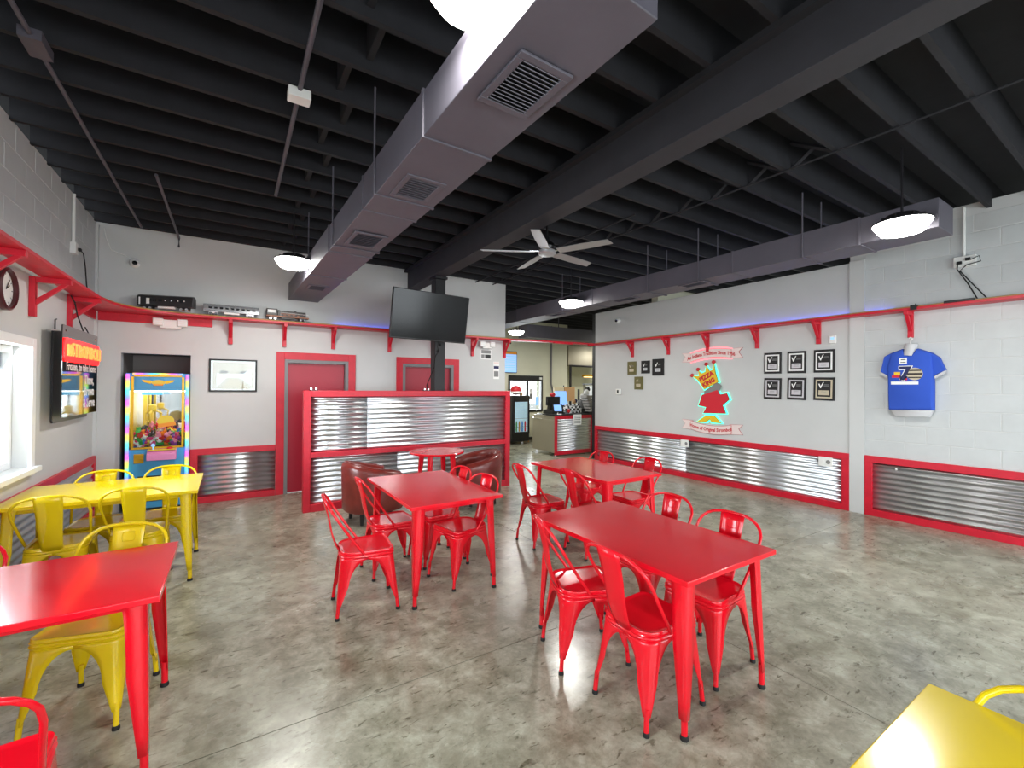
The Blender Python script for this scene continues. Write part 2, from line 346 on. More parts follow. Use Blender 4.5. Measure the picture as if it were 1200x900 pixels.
conduit([(3.9, 3.5, 3.64), (3.9, 9.5, 3.64)], .012, m='ceiling_black')
# ------------------------------------------------------------------ windows
def window(name, label, x, y0, y1, z0, z1):
    root = tag(bpy.data.objects.new(name, None), label, None, None, 'structure'); COL.objects.link(root); root.location = (x, y0, z0)
    W_, H_ = y1-y0, z1-z0
    c = .075
    MB().box(0, .03, -c, 0, -c, H_+c).box(0, .03, W_, W_+c, -c, H_+c).box(0, .03, 0, W_, H_, H_+c).build('casing', 'trim_white', root, bevel=.004)
    B(0, .07, -c-.02, W_+c+.02, -.045, 0).build('sill', 'trim_white', root, bevel=.006)
    MB().box(-.17, -.09, 0, .06, 0, H_).box(-.17, -.09, W_-.06, W_, 0, H_).box(-.17, -.09, .06, W_-.06, 0, .06).box(-.17, -.09, .06, W_-.06, H_-.06, H_).box(-.16, -.1, W_/2-.03, W_/2+.03, .06, H_-.06).build('sash', 'trim_white', root, bevel=.004)
    for a in (.06, W_/2+.03): B(-.135, -.13, a, a+W_/2-.09, .06, H_-.06).build('pane', 'glass', root, smooth=0)
for k, (a, b_) in enumerate(WIN_L):
    window('window_%d' % (k+1), ['white framed window beside the hanging neon sign', 'white framed window in the middle of the left wall', 'white framed window beside the viewer'][k], XL, a, b_, WZ0, WZ1)
root = tag(bpy.data.objects.new('window_4', None), 'black framed sliding service window in the cream far wall', None, None, 'structure'); COL.objects.link(root); root.location = (FW[0], YFAR, FW[2])
w_, h_ = FW[1]-FW[0], FW[3]-FW[2]
MB().box(0, .06, -.03, .08, 0, h_).box(w_-.06, w_, -.03, .08, 0, h_).box(.06, w_-.06, -.03, .08, 0, .06).box(.06, w_-.06, -.03, .08, h_-.17, h_).box(w_*.52, w_*.52+.07, -.02, .06, .06, h_-.17).build('sash', 'black_plastic', root)
B(.06, w_*.52, .02, .026, .06, h_-.17).build('pane', 'glass', root, smooth=0); B(w_*.52+.07, w_-.06, .02, .026, .06, h_-.17).build('pane', 'glass', root, smooth=0)
B(w_*.62, w_*.72, -.004, 0, .4, .72).xf(T(0, .018, 0)).build('window_notice', 'paper', root); B(w_*.63, w_*.71, .012, .014, .42, .56).build('window_notice', 'print_grey', root)
B(w_*.8, w_*.9, .014, .018, .2, .46).build('window_notice', 'screen_blue', root); B(w_-.14, w_-.05, -.06, -.03, h_-.12, h_-.05).build('latch_box', 'white_plastic', root)
for k, (a, b_) in enumerate(FRONT_WIN):
    r2 = tag(bpy.data.objects.new('window_%d' % (5+k), None), ['shop window behind the viewer, at the left end of the front wall', 'shop window behind the viewer, in the middle of the front wall', 'shop window behind the viewer, at the right end of the front wall'][k], None, None, 'structure'); COL.objects.link(r2); r2.location = (a, YF, .4)
    MB().box(0, .05, -.1, -.04, 0, 2.2).box(b_-a-.05, b_-a, -.1, -.04, 0, 2.2).box(.05, b_-a-.05, -.1, -.04, 0, .05).box(.05, b_-a-.05, -.1, -.04, 2.15, 2.2).box((b_-a)/2-.025, (b_-a)/2+.025, -.1, -.04, .05, 2.15).build('window_frame', 'steel_black', r2)
# ------------------------------------------------------------------ doors
for k, (a, b_) in enumerate(D):
    root = tag(bpy.data.objects.new('door_%d' % (k+1), None), ['wide red door with grey metal frame, nearest the framed picture', 'red door with grey metal frame behind the black column'][k], None, None, 'structure'); COL.objects.link(root); root.location = (a, YB, 0)
    W_ = b_-a; f = .05; c = .11
    MB().box(-c, 0, -.022, 0, 0, DZ+c).box(W_, W_+c, -.022, 0, 0, DZ+c).box(0, W_, -.022, 0, DZ, DZ+c).build('casing', 'red_wood', root, bevel=.003)
    MB().box(0, f, -.02, .14, 0, DZ).box(W_-f, W_, -.02, .14, 0, DZ).box(f, W_-f, -.02, .14, DZ-f, DZ).build('door_frame', 'grey_frame', root, bevel=.003)
    leaf = B(f+.004, W_-f-.004, .05, .095, .008, DZ-f-.004).build('door_leaf', 'red_door', root, bevel=.003)
    hx = W_-f-.07 if k == 0 else f+.07
    MB().tube([(hx, .05, 1), (hx, -.0, 1), (hx-.1 if k == 0 else hx+.1, -.0, 1)], .011).lathe([(.028, 0), (.028, .01)], 14, (hx, .045, 1)).build('door_handle', 'chrome', leaf)
# ------------------------------------------------------------------ corrugated metal panels
def corrugated(u0, u1, z0, z1, pitch=.0677, amp=.0092, ph=0, step=14):
    n = max(4, int((z1-z0)/pitch*step)); rows = []
    for i in range(n+1):
        z = z0+(z1-z0)*i/n; d = amp*math.sin(2*math.pi*z/pitch+ph)
        rows.append([(u0, d, z), (u1, d, z)])
    return MB().strip(rows)
def wainscot(label, side, u0, u1, ztop=.765, end0=True, end1=True, split=None, screws=()):
    # local frame: x along the wall, y out of the wall (negative), z up
    rz, loc = {'back': (0, (0, YB, 0)), 'right': (R(-90), (XR, 0, 0)), 'left': (R(90), (XL, 0, 0))}[side]
    root = thing('corrugated_wainscot', label, 'wainscot', loc, rz)
    t_ = .03; rt, rb_, st = .085, .085, .085
    B(u0, u1, -t_, 0, ztop-rt, ztop).build('top_rail', 'red_wood', root, bevel=.003); B(u0, u1, -t_, 0, 0, rb_).build('bottom_rail', 'red_wood', root, bevel=.003)
    a, b_ = u0, u1
    if end0: B(u0, u0+st, -t_, 0, rb_, ztop-rt).build('stile', 'red_wood', root, bevel=.003); a += st
    if end1: B(u1-st, u1, -t_, 0, rb_, ztop-rt).build('stile', 'red_wood', root, bevel=.003); b_ -= st
    sp = [a]+(split or [])+[b_]
    for k in range(len(sp)-1):
        o = corrugated(sp[k]-(.03 if k else 0), sp[k+1], rb_, ztop-rt).build('corrugated_sheet', 'galvanised', root, smooth=80, solid=.001); o.location = (0, -.012-.0015*k, 0)
    for u, z in screws: MB().lathe([(.012, 0), (.012, .004), (.004, .007)], 10).xf(T(u, -.024, z) @ Matrix.Rotation(R(90), 4, 'X')).build('screw', 'print_white', root)
    return root
# on the right wall local x runs towards -Y
wainscot('long corrugated wainscot under the lit crown sign', 'right', -7.47, -YP1-.003, .772, split=[-5.05], screws=((-4.6, .64), (-5.35, .2)))
wainscot('corrugated wainscot under the blue T-shirt', 'right', -YP0+.003, 1.2, .775, screws=((-2.05, .64),))
wainscot('short corrugated wainscot between the claw machine and the first red door', 'back', NX1+.005, D[0][0]-.113, .754, end1=False)
wainscot('corrugated wainscot under the left window beside the yellow table', 'left', 1.0, YB-.005, .75)
# room divider
P0, P1, PZ, PY = .775, 3.905, 1.574, 6.181
root = thing('room_divider', 'low divider with red timber frame and corrugated metal infill in front of the doors', 'divider', (0, PY, 0))
for n_, a in (('stile', (P0, P0+.085, 0, .12, 0, PZ)), ('stile', (P1-.085, P1, 0, .12, 0, PZ)), ('top_rail', (P0+.085, P1-.085, 0, .12, PZ-.08, PZ)), ('middle_rail', (P0+.085, P1-.085, 0, .12, .70, .768)), ('bottom_rail', (P0+.085, P1-.085, 0, .12, 0, .1))):
    B(*a).build(n_, 'red_wood', root, bevel=.004)
for z0, z1, cuts in ((.768, PZ-.08, (P0+.085, 1.62, P1-.085)), (.1, .70, (P0+.085, 2.05, P1-.085))):
    for k in range(2):
        o = corrugated(cuts[k]-(.04 if k else 0), cuts[k+1], z0, z1, ph=k*.0).build('corrugated_sheet', 'galvanised', root, smooth=80, solid=.001); o.location = (0, .034-.002*k, 0)
B(P0+.09, P1-.09, .06, .115, .1, PZ-.08).build('back_board', 'red_wood', root)
for u, z in ((1.1, .62), (1.32, .86), (1.9, 1.4), (1.05, .86)): MB().lathe([(.012, 0), (.012, .004), (.004, .007)], 10).xf(T(u, .022, z) @ Matrix.Rotation(R(90), 4, 'X')).build('screw', 'print_white', root)
for px, lab in ((368, 'small black bracket on the divider top at the left door'), (500, 'small black bracket on the divider top beside the column')):
    p = ony(px, 456, PY+.05); r2 = thing('hinge_bracket', lab, 'bracket', (p.x, PY+.06, PZ))
    B(-.05, .05, -.03, .03, 0, .012).build('base_plate', 'black_plastic', r2)
    for s in (-1, 1): MB().lathe([(.014, .012), (.014, .035), (.008, .04)], 10, (s*.03, 0, 0)).build('bolt_head', 'chrome', r2)
# ------------------------------------------------------------------ column and television
root = thing('support_column', 'black steel column carrying the television and ceiling beam', 'column', (2.70, 6.40, 0))
B(-.085, .085, -.085, .085, .02, 3.3).build('shaft', 'steel_black', root, bevel=.006); B(-.13, .13, -.13, .13, 0, .02).build('base_plate', 'steel_black', root); B(-.1, .1, -.13, .13, 3.3, 3.335).build('cap_plate', 'steel_black', root)
Mtv = T(2.435, 6.03, 2.655) @ Matrix.Rotation(R(2), 4, 'Z') @ Matrix.Rotation(R(10), 4, 'X') @ Matrix.Rotation(R(.8), 4, 'Y')
root = thing('television', 'large black flat television tilted down on the column', 'television', M=Mtv)
tw, th = .595, .352
B(-tw, tw, -.01, .035, -th, th).build('housing', 'black_plastic', root, bevel=.008)
B(-tw+.012, tw-.012, -.0125, -.0095, -th+.022, th-.012).build('screen', 'screen_black', root)
B(-.25, .25, .035, .07, -.2, .2).build('rear_hump', 'black_plastic', root, bevel=.01)
MB().box(.1, .34, .07, .09, -.12, .12).box(.2, .26, .09, .24, -.04, .04).build('mount_arm', 'steel_black', root)
MB().tube([(.2, .05, -.3), (.16, .03, -.42), (.2, .06, -.5), (.17, .1, -.58), (.2, .16, -.75), (.12, .2, -1.05), (.2, .25, -1.25)], .008, 6).build('power_cable', 'black_rubber', root)
MB().ball((.21, .06, -.4), .022).build('cable_plug', 'black_rubber', root); MB().ball((.19, .08, -.5), .018).build('cable_plug', 'black_rubber', root)
# ------------------------------------------------------------------ air ducts
def grille(root, x0, x1, y0, y1, z, n):
    g_ = MB().box(x0-.035, x1+.035, y0-.035, y0, z-.012, z).box(x0-.035, x1+.035, y1, y1+.035, z-.012, z).box(x0-.035, x0, y0, y1, z-.012, z).box(x1, x1+.035, y0, y1, z-.012, z).build('vent_grille', 'duct_black', root, bevel=.003)
    B(x0, x1, y0, y1, z-.002, z+.001).build('vent_opening', 'steel_black', g_)
    sm = B(-(x1-x0)/2, (x1-x0)/2, -.011, .011, -.0015, .0015).mesh('slat', 'duct_black', 0)
    for k in range(n):
        o = bpy.data.objects.new('slat', sm); COL.objects.link(o); o.parent = g_; o.location = ((x0+x1)/2, y0+(y1-y0)*(k+.5)/n, z-.007); o.rotation_euler = (R(35), 0, 0)
def duct(label, x, w_, z0, z1, ycuts, grilles, loc, rz, straps):
    root = thing('air_duct', label, 'duct', loc, rz)
    for k in range(len(ycuts)-1):
        a, b_ = ycuts[k], ycuts[k+1]
        e = .004 if k % 2 else 0
        B(x-w_/2-e, x+w_/2+e, a+.002, b_-.002, z0-e, z1+e).build('duct_section', 'duct_black', root, bevel=.004)
        if k: B(x-w_/2-.009, x+w_/2+.009, a-.012, a+.012, z0-.009, z1+.009).build('seam_flange', 'duct_black', root, bevel=.002)
    for gg in grilles: grille(root, *gg)
    for y in straps:
        for s in (-1, 1): MB().tube([(x+s*(w_/2+.012), y, z0-.003), (x+s*(w_/2+.012), y, 3.66)], .007, 6).build('hanger_rod', 'duct_black', root)
        B(x-w_/2-.015, x+w_/2+.015, y-.012, y+.012, z0-.012, z0-.004).build('hanger_strap', 'duct_black', root)
zb = 2.94
duct('long black air duct with four vents above the middle table', 0, .405, zb, zb+.24, [-6.38, -5.22, -4.08, -2.88, 0],
     [(-.09, .105, -5.97, -5.69, zb-.004, 13), (-.095, .095, -4.77, -4.49, zb, 9), (-.105, .105, -3.58, -3.25, zb-.004, 9), (-.09, .09, -1.25, -1.0, zb, 8)], (.905, 7.40, 0), R(1.35), (-4.4, -3.1, -1.8))
duct('black air duct running along the right wall behind the round lamp', 5.145, .39, 3.0, 3.246, [1.165, 1.72, 2.96, 5.35, 7.6, 9.6],
     [(4.99, 5.12, 3.38, 3.68, 2.996, 10), (4.98, 5.12, 4.55, 4.92, 3.0, 10), (5.0, 5.12, 6.3, 6.6, 2.996, 8)], (0, 0, 0), 0, (2.2, 3.4, 4.2, 6.1))
root = thing('air_duct', 'black cross duct near the far cream wall', 'duct', (6.6, 9.6, 2.98)); B(0, 3.6, 0, .45, 0, .34).build('duct_section', 'duct_black', root, bevel=.004); MB().tube([(1.2, .2, .34), (1.2, .2, .97)], .012).build('hanger_rod', 'duct_black', root)
# ------------------------------------------------------------------ round ceiling lamps
def lamp(label, x, y, z):
    root = thing('ceiling_lamp', label, 'lamp', (x, y, z), 0, 'round ceiling lamps')
    MB().lathe([(.11, -.055), (.145, -.045), (.19, .02), (.195, .03), (.15, .034)], 32).build('lens', 'lamp_lens', root)
    l = bpy.data.lights.new('lamp_light', 'AREA'); l.shape = 'DISK'; l.size = .22; l.energy = 34; l.color = (1, .99, .94)
    lo = bpy.data.objects.new('lamp_light', l); COL.objects.link(lo); lo.parent = root; lo.location = (0, 0, -.062)
    MB().lathe([(.2, .03), (.2, .042), (.12, .055), (.11, .1), (.05, .11)], 32).build('housing', 'dark_metal', root)
    for k in range(8):
        a = math.pi*k/4; MB().box(.06, .15, -.004, .004, .05, .085).xf(Matrix.Rotation(a, 4, 'Z')).build('cooling_fin', 'dark_metal', root)
    MB().tube([(0, 0, .1), (0, 0, 3.66-z)], .009, 8).build('stem', 'dark_metal', root)
p = onz(559, -8, 3.2); lamp('round white ceiling lamp at the top of the picture, nearest the viewer', p.x-.02, p.y, 3.2)
p = onz(344, 309, 3.05); lamp('round ceiling lamp beside the far end of the long duct', p.x, p.y, 3.05)
p = onz(669, 356, 3.03); lamp('round ceiling lamp between the fan and the wall-mounted shelf bridge', p.x, p.y, 3.03)
p = onz(605, 390, 3.0); lamp('small distant ceiling lamp in the far room above the service window', p.x, p.y, 3.0)
p = onz(1060, 268, 3.0); lamp('round ceiling lamp by the near end of the right-hand duct', p.x-.06, p.y, 3.0)
lamp('added unseen round lamp brightening the kitchen behind the right wall', 9.8, 8.7, 3.0)  # unseen lamp added to brighten the far room
lamp('added unseen round lamp brightening the kitchen past the hood', 11.4, 10.2, 3.0)  # second added lamp, out of view, lifts the light beyond the counter
# ------------------------------------------------------------------ ceiling fan
p = onz(641, 297, 3.17)
root = thing('ceiling_fan', 'five-bladed silver ceiling fan hanging by the beam', 'fan', (p.x, p.y, 3.17))
MB().lathe([(.02, .38), (.045, .385), (.06, .42), (.065, .44), (.075, .45), (.075, .5)], 24).build('canopy', 'fan_silver', root)
MB().tube([(0, 0, .05), (0, 0, .42)], .013).build('down_rod', 'black_plastic', root)
MB().lathe([(.05, .03), (.09, .04), (.1, .07), (.08, .11), (.03, .14), (.025, .2)], 24).build('motor', 'black_plastic', root)
MB().lathe([(.03, -.028), (.085, -.02), (.1, -.005), (.1, .03), (.06, .036)], 28).build('hub', 'fan_silver', root)
for k in range(5):
    bl = MB().rings([[(.14, -.055, -.003), (.14, .055, -.003), (.14, .055, .003), (.14, -.055, .003)], [(.45, -.062, -.003), (.45, .062, -.003), (.45, .062, .003), (.45, -.062, .003)], [(.73, -.05, -.003), (.76, .05, -.003), (.76, .05, .003), (.73, -.05, .003)]])
    o = bl.build('blade', 'fan_silver', root); o.matrix_local = Matrix.Rotation(R(8+72*k), 4, 'Z') @ T(0, 0, .012) @ Matrix.Rotation(R(-11), 4, 'X')
    MB().box(.07, .2, -.016, .016, .003, .012).build('blade_iron', 'chrome', o)
# ------------------------------------------------------------------ chairs
def outline(hx0, hx1, hyf, hyr, rf, rr, off=0, n=5):
    # plan outline: x from -hx0 (rear) to hx1 (front); corner radii rf / rr
    pts = []
    for cx, cy, r, a0 in ((hx1-rf, hyf-rf, rf, 0), (-hx0+rr, hyr-rr, rr, 90), (-hx0+rr, -hyr+rr, rr, 180), (hx1-rf, -hyf+rf, rf, 270)):
        for k in range(n+1):
            a = R(a0+90*k/n); re_ = max(r+off, .004); sh = r+off-re_; qx = 1 if a0 in (0, 270) else -1; qy = 1 if a0 in (0, 90) else -1; pts.append((cx+sh*qx+re_*math.cos(a), cy+sh*qy+re_*math.sin(a)))
    return pts
def leg_mesh(top, foot, fullx, fully, z_top, z_arch, arch_h, w1, wf, zf, rc, sx, sy, name, m, z_w1=None):
    # sheet-metal corner leg; (sx, sy) point outwards; wings run back along both sides
    rows = []
    secs = [(z_top, fullx, fully)]
    if z_arch < z_top: secs.append((z_arch, fullx, fully))
    for k in range(1, 8):
        a = R(90*k/7); secs.append((z_arch-arch_h*(1-math.cos(a)), fullx-(fullx-w1)*math.sin(a), fully-(fully-w1)*math.sin(a)))
    zb_ = secs[-1][0]
    for k in range(1, 5): q = k/4; secs.append((zb_+(zf-zb_)*q, w1+(wf-w1)*q, w1+(wf-w1)*q))
    for z, wx, wy in secs:
        q = (z_top-z)/z_top; cx = top[0]+(foot[0]-top[0])*q; cy = top[1]+(foot[1]-top[1])*q
        r = min(rc*(1-.6*q), wx*.8, wy*.8); row = [(cx-sx*wx, cy, z)]
        if wx > r*1.3: row.append((cx-sx*(wx+r)/2, cy, z))
        else: row.append((cx-sx*(wx*.98+r*.02), cy, z))
        for k in range(5):
            a = R(90*k/4); row.append((cx-sx*r+sx*r*math.sin(a), cy-sy*r+sy*r*math.cos(a), z))
        row.append((cx, cy-sy*((wy+r)/2 if wy > r*1.3 else wy*.98+r*.02), z)); row.append((cx, cy-sy*wy, z)); rows.append(row)
    return MB().strip(rows)
def make_chair(col):
    root = thing('metal_chair', 'x', 'chair')
    rings = []
    for off, z in ((-.075, .4445), (-.03, .446), (-.014, .4475), (-.008, .452), (-.003, .453), (0, .449), (0, .438), (.005, .434), (.001, .429), (.001, .422), (.006, .417), (.003, .408), (-.004, .404), (-.01, .43)):
        o_ = outline(.185, .18, .18, .168, .045, .095, off); rings.append([(x, y, z) for x, y in o_])
    MB().rings(rings[::-1]).build('seat', col, root, smooth=50)
    for sx in (-1, 1):
        for sy in (-1, 1):
            tx, ty = (.18, .18) if sx > 0 else (-.183, .168)
            fx, fy = (.222, .198) if sx > 0 else (-.222, .186)
            l = leg_mesh((tx, sy*ty), (fx, sy*fy), .185, ty, .412, .392, .17, .066, .026, .085, .045 if sx > 0 else .075, sx, sy, 'leg', col)
            fo = (fx-sx*.014, sy*(fy-.014))
            tp = (tx+(fx-tx)*.72-sx*.014, sy*(ty+(fy-ty)*.72-.014))
            l.tube([(tp[0], tp[1], .12), (fo[0], fo[1], .012)], .0125, 8)
            lo = l.build('leg', col, root, smooth=50, solid=.003)
            MB().lathe([(.016, 0), (.016, .012), (.013, .02)], 10, (fo[0], fo[1], 0)).build('foot_cap', 'black_rubber', lo)
    # hoop back: from the seat sides up and over
    def lean(z): return -.03-.27*((z-.44)/.41)**.9 if z > .44 else -.03
    pts = [(-.03, -.172, .43)]
    for z in (.47, .54, .62, .69): pts.append((lean(z), -.176-.03*(z-.44)/.25, z))
    for k in range(1, 12):
        a = math.pi*(1-k/12)
        y = .208*math.copysign(abs(math.cos(a))**.75, math.cos(a)); z = .70+.14*abs(math.sin(a))**.8
        pts.append((lean(z), y, z))
    pts += [(x, -y, z) for x, y, z in pts[:5][::-1]]
    MB().tube(pts, .0095, 8).build('back_hoop', col, root, smooth=60)
    rows = []
    for k in range(9):
        q = k/8; z = .43+.412*q; x = -.183-.115*q-.018*math.sin(math.pi*min(1, q*1.5))*(1-q); hw = .058+.020*q
        rows.append([(x-.012*(1-(j/3-1)**2), hw*(j/3-1), z) for j in range(7)])
    sp_ = MB().strip(rows).build('back_splat', col, root, smooth=60, solid=.002)
    MB().tube([(-.288+.004-.25*(z-.77), y, z) for y, z in ((-.024, .745), (.024, .745), (.03, .755), (.03, .785), (.024, .795), (-.024, .795), (-.03, .785), (-.03, .755))], .0028, 5, closed=True).build('embossed_handle', col, sp_)
    MB().tube([(-.15, -.15, .36), (0, 0, .385), (.15, .15, .36)], .006, 5).tube([(-.15, .15, .36), (0, 0, .385), (.15, -.15, .36)], .006, 5).build('cross_brace', col, root)
    return root
CH_RED = [((1.862, 1.575), 0, 'red metal chair nearest the viewer, its back to the camera, at the front right table'),
          ((1.85, 2.06), -19, 'red metal chair turned a little aside on the left of the front right table'),
          ((2.43, 1.61), 182, 'red metal chair on the right side of the front right table, near corner'),
          ((2.50, 2.13), 180, 'red metal chair on the right side of the front right table, far corner'),
          ((2.79, 3.765), -3, 'red metal chair with its back left, standing off the far right table by the divider'),
          ((3.05, 3.28), -4, 'red metal chair on the left of the far right table, near corner'),
          ((3.74, 3.39), 178, 'red metal chair on the right of the far right table, near corner'),
          ((3.65, 4.02), 180, 'red metal chair on the right of the far right table, far corner'),
          ((.855, 3.385), -6, 'red metal chair pulled out on the left of the middle table'),
          ((1.215, 3.92), 3, 'red metal chair between the middle table and the left brown tub chair'),
          ((1.68, 3.44), 191, 'red metal chair on the right of the middle table, near corner'),
          ((1.665, 3.93), 183, 'red metal chair on the right of the middle table, far corner'),
          ((-.66, 1.93), 95, 'red metal chair cut off at the lower left corner of the picture'),
          ((-1.17, 3.04), -90, 'red metal chair at the left edge behind the left red table, mostly out of view')]
CH_YEL = [((-1.09, 4.66), 90, 'yellow metal chair on the near side of the yellow table, at the picture edge'),
          ((-.635, 4.71), 90, 'yellow metal chair on the near side of the yellow table, at its open end'),
          ((-.975, 5.14), -90, 'yellow metal chair on the far side of the yellow table, towards the corner'),
          ((-.50, 5.17), -90, 'yellow metal chair on the far side of the yellow table, before the claw machine'),
          ((-.57, 3.02), -106, 'yellow metal chair tucked under the left red table'),
          ((1.53, .14), 180, 'yellow metal chair cut off at the right edge by the near yellow table')]
for lst, colr, grp in ((CH_RED, 'red_gloss', 'red metal chairs'), (CH_YEL, 'yellow_gloss', 'yellow metal chairs')):
    proto = make_chair(colr)
    for k, ((x, y), rz, lab) in enumerate(lst):
        o = proto if k == 0 else copy_tree(proto)
        o.location = (x, y, 0); o.rotation_euler = (0, 0, R(rz)); tag(o, lab, 'chair', grp)
# ------------------------------------------------------------------ tables
def make_table(label, x0, x1, y0, y1, col, grp):
    cx, cy, hx, hy = (x0+x1)/2, (y0+y1)/2, (x1-x0)/2, (y1-y0)/2
    root = thing('metal_table', label, 'table', (cx, cy, 0), 0, grp)
    B(-hx, hx, -hy, hy, .733, .76).build('table_top', col, root, bevel=.004, seg=3)
    i = .075
    MB().box(-hx+i, hx-i, -hy+i, -hy+i+.003, .695, .733).box(-hx+i, hx-i, hy-i-.003, hy-i, .695, .733).box(-hx+i, -hx+i+.003, -hy+i, hy-i, .695, .733).box(hx-i-.003, hx-i, -hy+i, hy-i, .695, .733).build('apron', col, root)
    for sx in (-1, 1):
        for sy in (-1, 1):
            t_ = (sx*(hx-.05), sy*(hy-.05)); f_ = (sx*(hx-.034), sy*(hy-.034))
            l = leg_mesh(t_, f_, .082, .082, .733, .72, .3, .068, .034, .09, .028, sx, sy, 'leg', col)
            fo = (f_[0]-sx*.017, f_[1]-sy*.017); l.tube([(fo[0]-sx*.001, fo[1]-sy*.001, .13), (fo[0], fo[1], .012)], .0155, 10)
            lo = l.build('leg', col, root, smooth=50, solid=.003)
            MB().lathe([(.02, 0), (.02, .012), (.016, .022)], 12, (fo[0], fo[1], 0)).build('foot_cap', 'black_rubber', lo)
    return root
make_table('red metal table at the front right with four red chairs', 1.74, 2.51, 1.245, 2.465, 'red_gloss', 'red metal tables')
make_table('red metal table at the far right with four red chairs, towards the counter', 2.96, 3.735, 2.98, 4.225, 'red_gloss', 'red metal tables')
make_table('red metal table in the middle before the brown tub chairs', 1.095, 1.87, 3.06, 4.29, 'red_gloss', 'red metal tables')
make_table('red metal table at the lower left cut by the picture edge', -1.425, -.245, 2.325, 3.085, 'red_gloss', 'red metal tables')
make_table('yellow metal table along the left window with four yellow chairs', -1.425, -.235, 4.50, 5.36, 'yellow_gloss', 'yellow metal tables')
make_table('yellow metal table corner at the lower right of the picture', .97, 1.765, -.8, .44, 'yellow_gloss', 'yellow metal tables')
# round bistro table
root = thing('round_table', 'small round red table between the two brown tub chairs', 'table', (2.36, 5.60, 0))
MB().lathe([(.34, .735), (.365, .737), (.37, .745), (.37, .755), (.365, .76), (.2, .7605)], 40).build('table_top', 'red_gloss', root)
for k in range(4):
    a = R(45+90*k); c_, s_ = math.cos(a), math.sin(a)
    lo = MB().tube([(.22*c_, .22*s_, .735), (.25*c_, .25*s_, .4), (.28*c_, .28*s_, .02)], [.04, .03, .018], 10).build('leg', 'red_gloss', root)
    MB().lathe([(.022, 0), (.022, .02)], 10, (.28*c_, .28*s_, 0)).build('foot_cap', 'black_rubber', lo)
# ------------------------------------------------------------------ tub chairs
def tub(label, x, y, rz):
    root = thing('tub_chair', label, 'armchair', (x, y, 0), R(rz), 'brown leather tub chairs')
    rows = []; N = 36
    for i in range(N+1):
        a = R(180-128+256*i/N); d = abs(i/N-.5)*2                 # 0 at the back, 1 at the arm ends
        zt_ = .735-.15*d**1.6; ro, ri = .335, .235
        ex = .06*max(0, d-.6)/.4
        prof = [(ro-.03, .14), (ro-.005, .17), (ro, .3), (ro+.008, .5), (ro+.008, zt_-.06), (ro-.008, zt_-.02), (ro-.04, zt_), (ri+.03, zt_-.006), (ri, zt_-.035), (ri-.008, zt_-.09), (ri, .42), (ri, .3), (ri, .14)]
        rows.append([(r*math.cos(a)+ex*1.6, r*math.sin(a)*1.02, z) for r, z in prof])
    n = len(rows[0]); mb_ = MB().strip([r+[r[0]] for r in rows]); mb_.f.append(tuple(range(n))[::-1]); mb_.f.append(tuple(N*(n+1)+k for k in range(n)))
    shell = mb_.build('shell', 'leather', root, smooth=60)
    MB().tube([(r[6][0], r[6][1], r[6][2]+.001) for r in rows], .006, 6).build('piping', 'leather', shell)
    MB().lathe([(.2, .31), (.225, .325), (.232, .36), (.225, .41), (.19, .43), (.05, .437)], 28, (.03, 0, 0)).xf(Matrix.Scale(1.12, 4, (1, 0, 0))).build('seat_cushion', 'leather', root)
    MB().lathe([(.28, .14), (.29, .16), (.29, .30), (.27, .31)], 28, (.02, 0, 0)).build('seat_base', 'leather', root)
    for k in range(4):
        a = R(45+90*k); MB().tube([(.245*math.cos(a), .245*math.sin(a), .15), (.255*math.cos(a), .255*math.sin(a), 0)], [.03, .02], 8).build('leg', 'black_plastic', root)
tub('brown leather tub chair at the left of the small round table', 1.45, 5.50, 8)
tub('brown leather tub chair at the right of the small round table', 2.95, 5.52, 176)
# ------------------------------------------------------------------ train shelf
fr_ = [(-1.2, .3), (-1.2, 5.9), (-1.195, 6.3), (-1.165, 6.62), (-1.1, 6.84), (-1.0, 7.0), (-.85, 7.11), (-.65, 7.18), (-.4, 7.21), (0, 7.215), (4.6, 7.215), (4.6, YB), (XL, YB), (XL, 6.32), (-1.39, 6.25), (-1.39, .3)]
root = thing('train_shelf', 'red high shelf curving from the left wall along the back wall', 'shelf', (0, 0, 2.55))
MB().prism(fr_, 0, .028).build('plank', 'red_wood', root, bevel=.003)
B(XL, -.245, YB-.02, YB, -.105, 0).build('wall_cleat', 'red_wood', root, bevel=.002); B(XL, XL+.02, 6.4, YB-.02, -.105, 0).build('wall_cleat', 'red_wood', root, bevel=.002)
def bracket(parent, M, depth, drop=.33):
    # local: x along the wall, y up, z out of the wall; hangs under the plank
    o = MB().box(-.026, .026, -drop, 0, 0, .04).box(-.022, .022, -.045, 0, .04, depth).prism([(-.24, .04), (-.19, .04), (-.045, depth-.06), (-.045, depth-.02)], -.018, .018, 'x').build('bracket', 'red_wood', parent, bevel=.002)
    o.matrix_local = M
def Tb(side, p): return wallM(side, p)
for px in (270, 333, 390, 456, 553, 590.5): bracket(root, Tb('back', (ony(px, 410, YB).x, YB, 0)), .225)
bracket(root, Tb('back', (3.03, YB, 0)), .225)
for y in (5.34, 6.35, 4.33, 3.3): bracket(root, Tb('left', (XL, y, 0)), .26, .34)
root = thing('train_shelf', 'red shelf bridge crossing the opening to the kitchen', 'shelf', (0, 0, 2.552))
rows = [(4.602, 0), (5.4, .02), (6.2, .034), (6.826, .042)]
MB().rings([[(x, 7.215, z), (x, 7.415, z), (x, 7.415, z+.026), (x, 7.215, z+.026)] for x, z in rows]).build('plank', 'red_wood', root)
B(5.6, 6.1, 7.17, 7.215, .0, .03).build('splice_block', 'red_wood', root); B(6.55, 6.7, 7.17, 7.215, .0, .04).build('splice_block', 'red_wood', root)
root = thing('train_shelf', 'red high shelf along the right wall above the lit sign', 'shelf', (0, 0, 2.594))
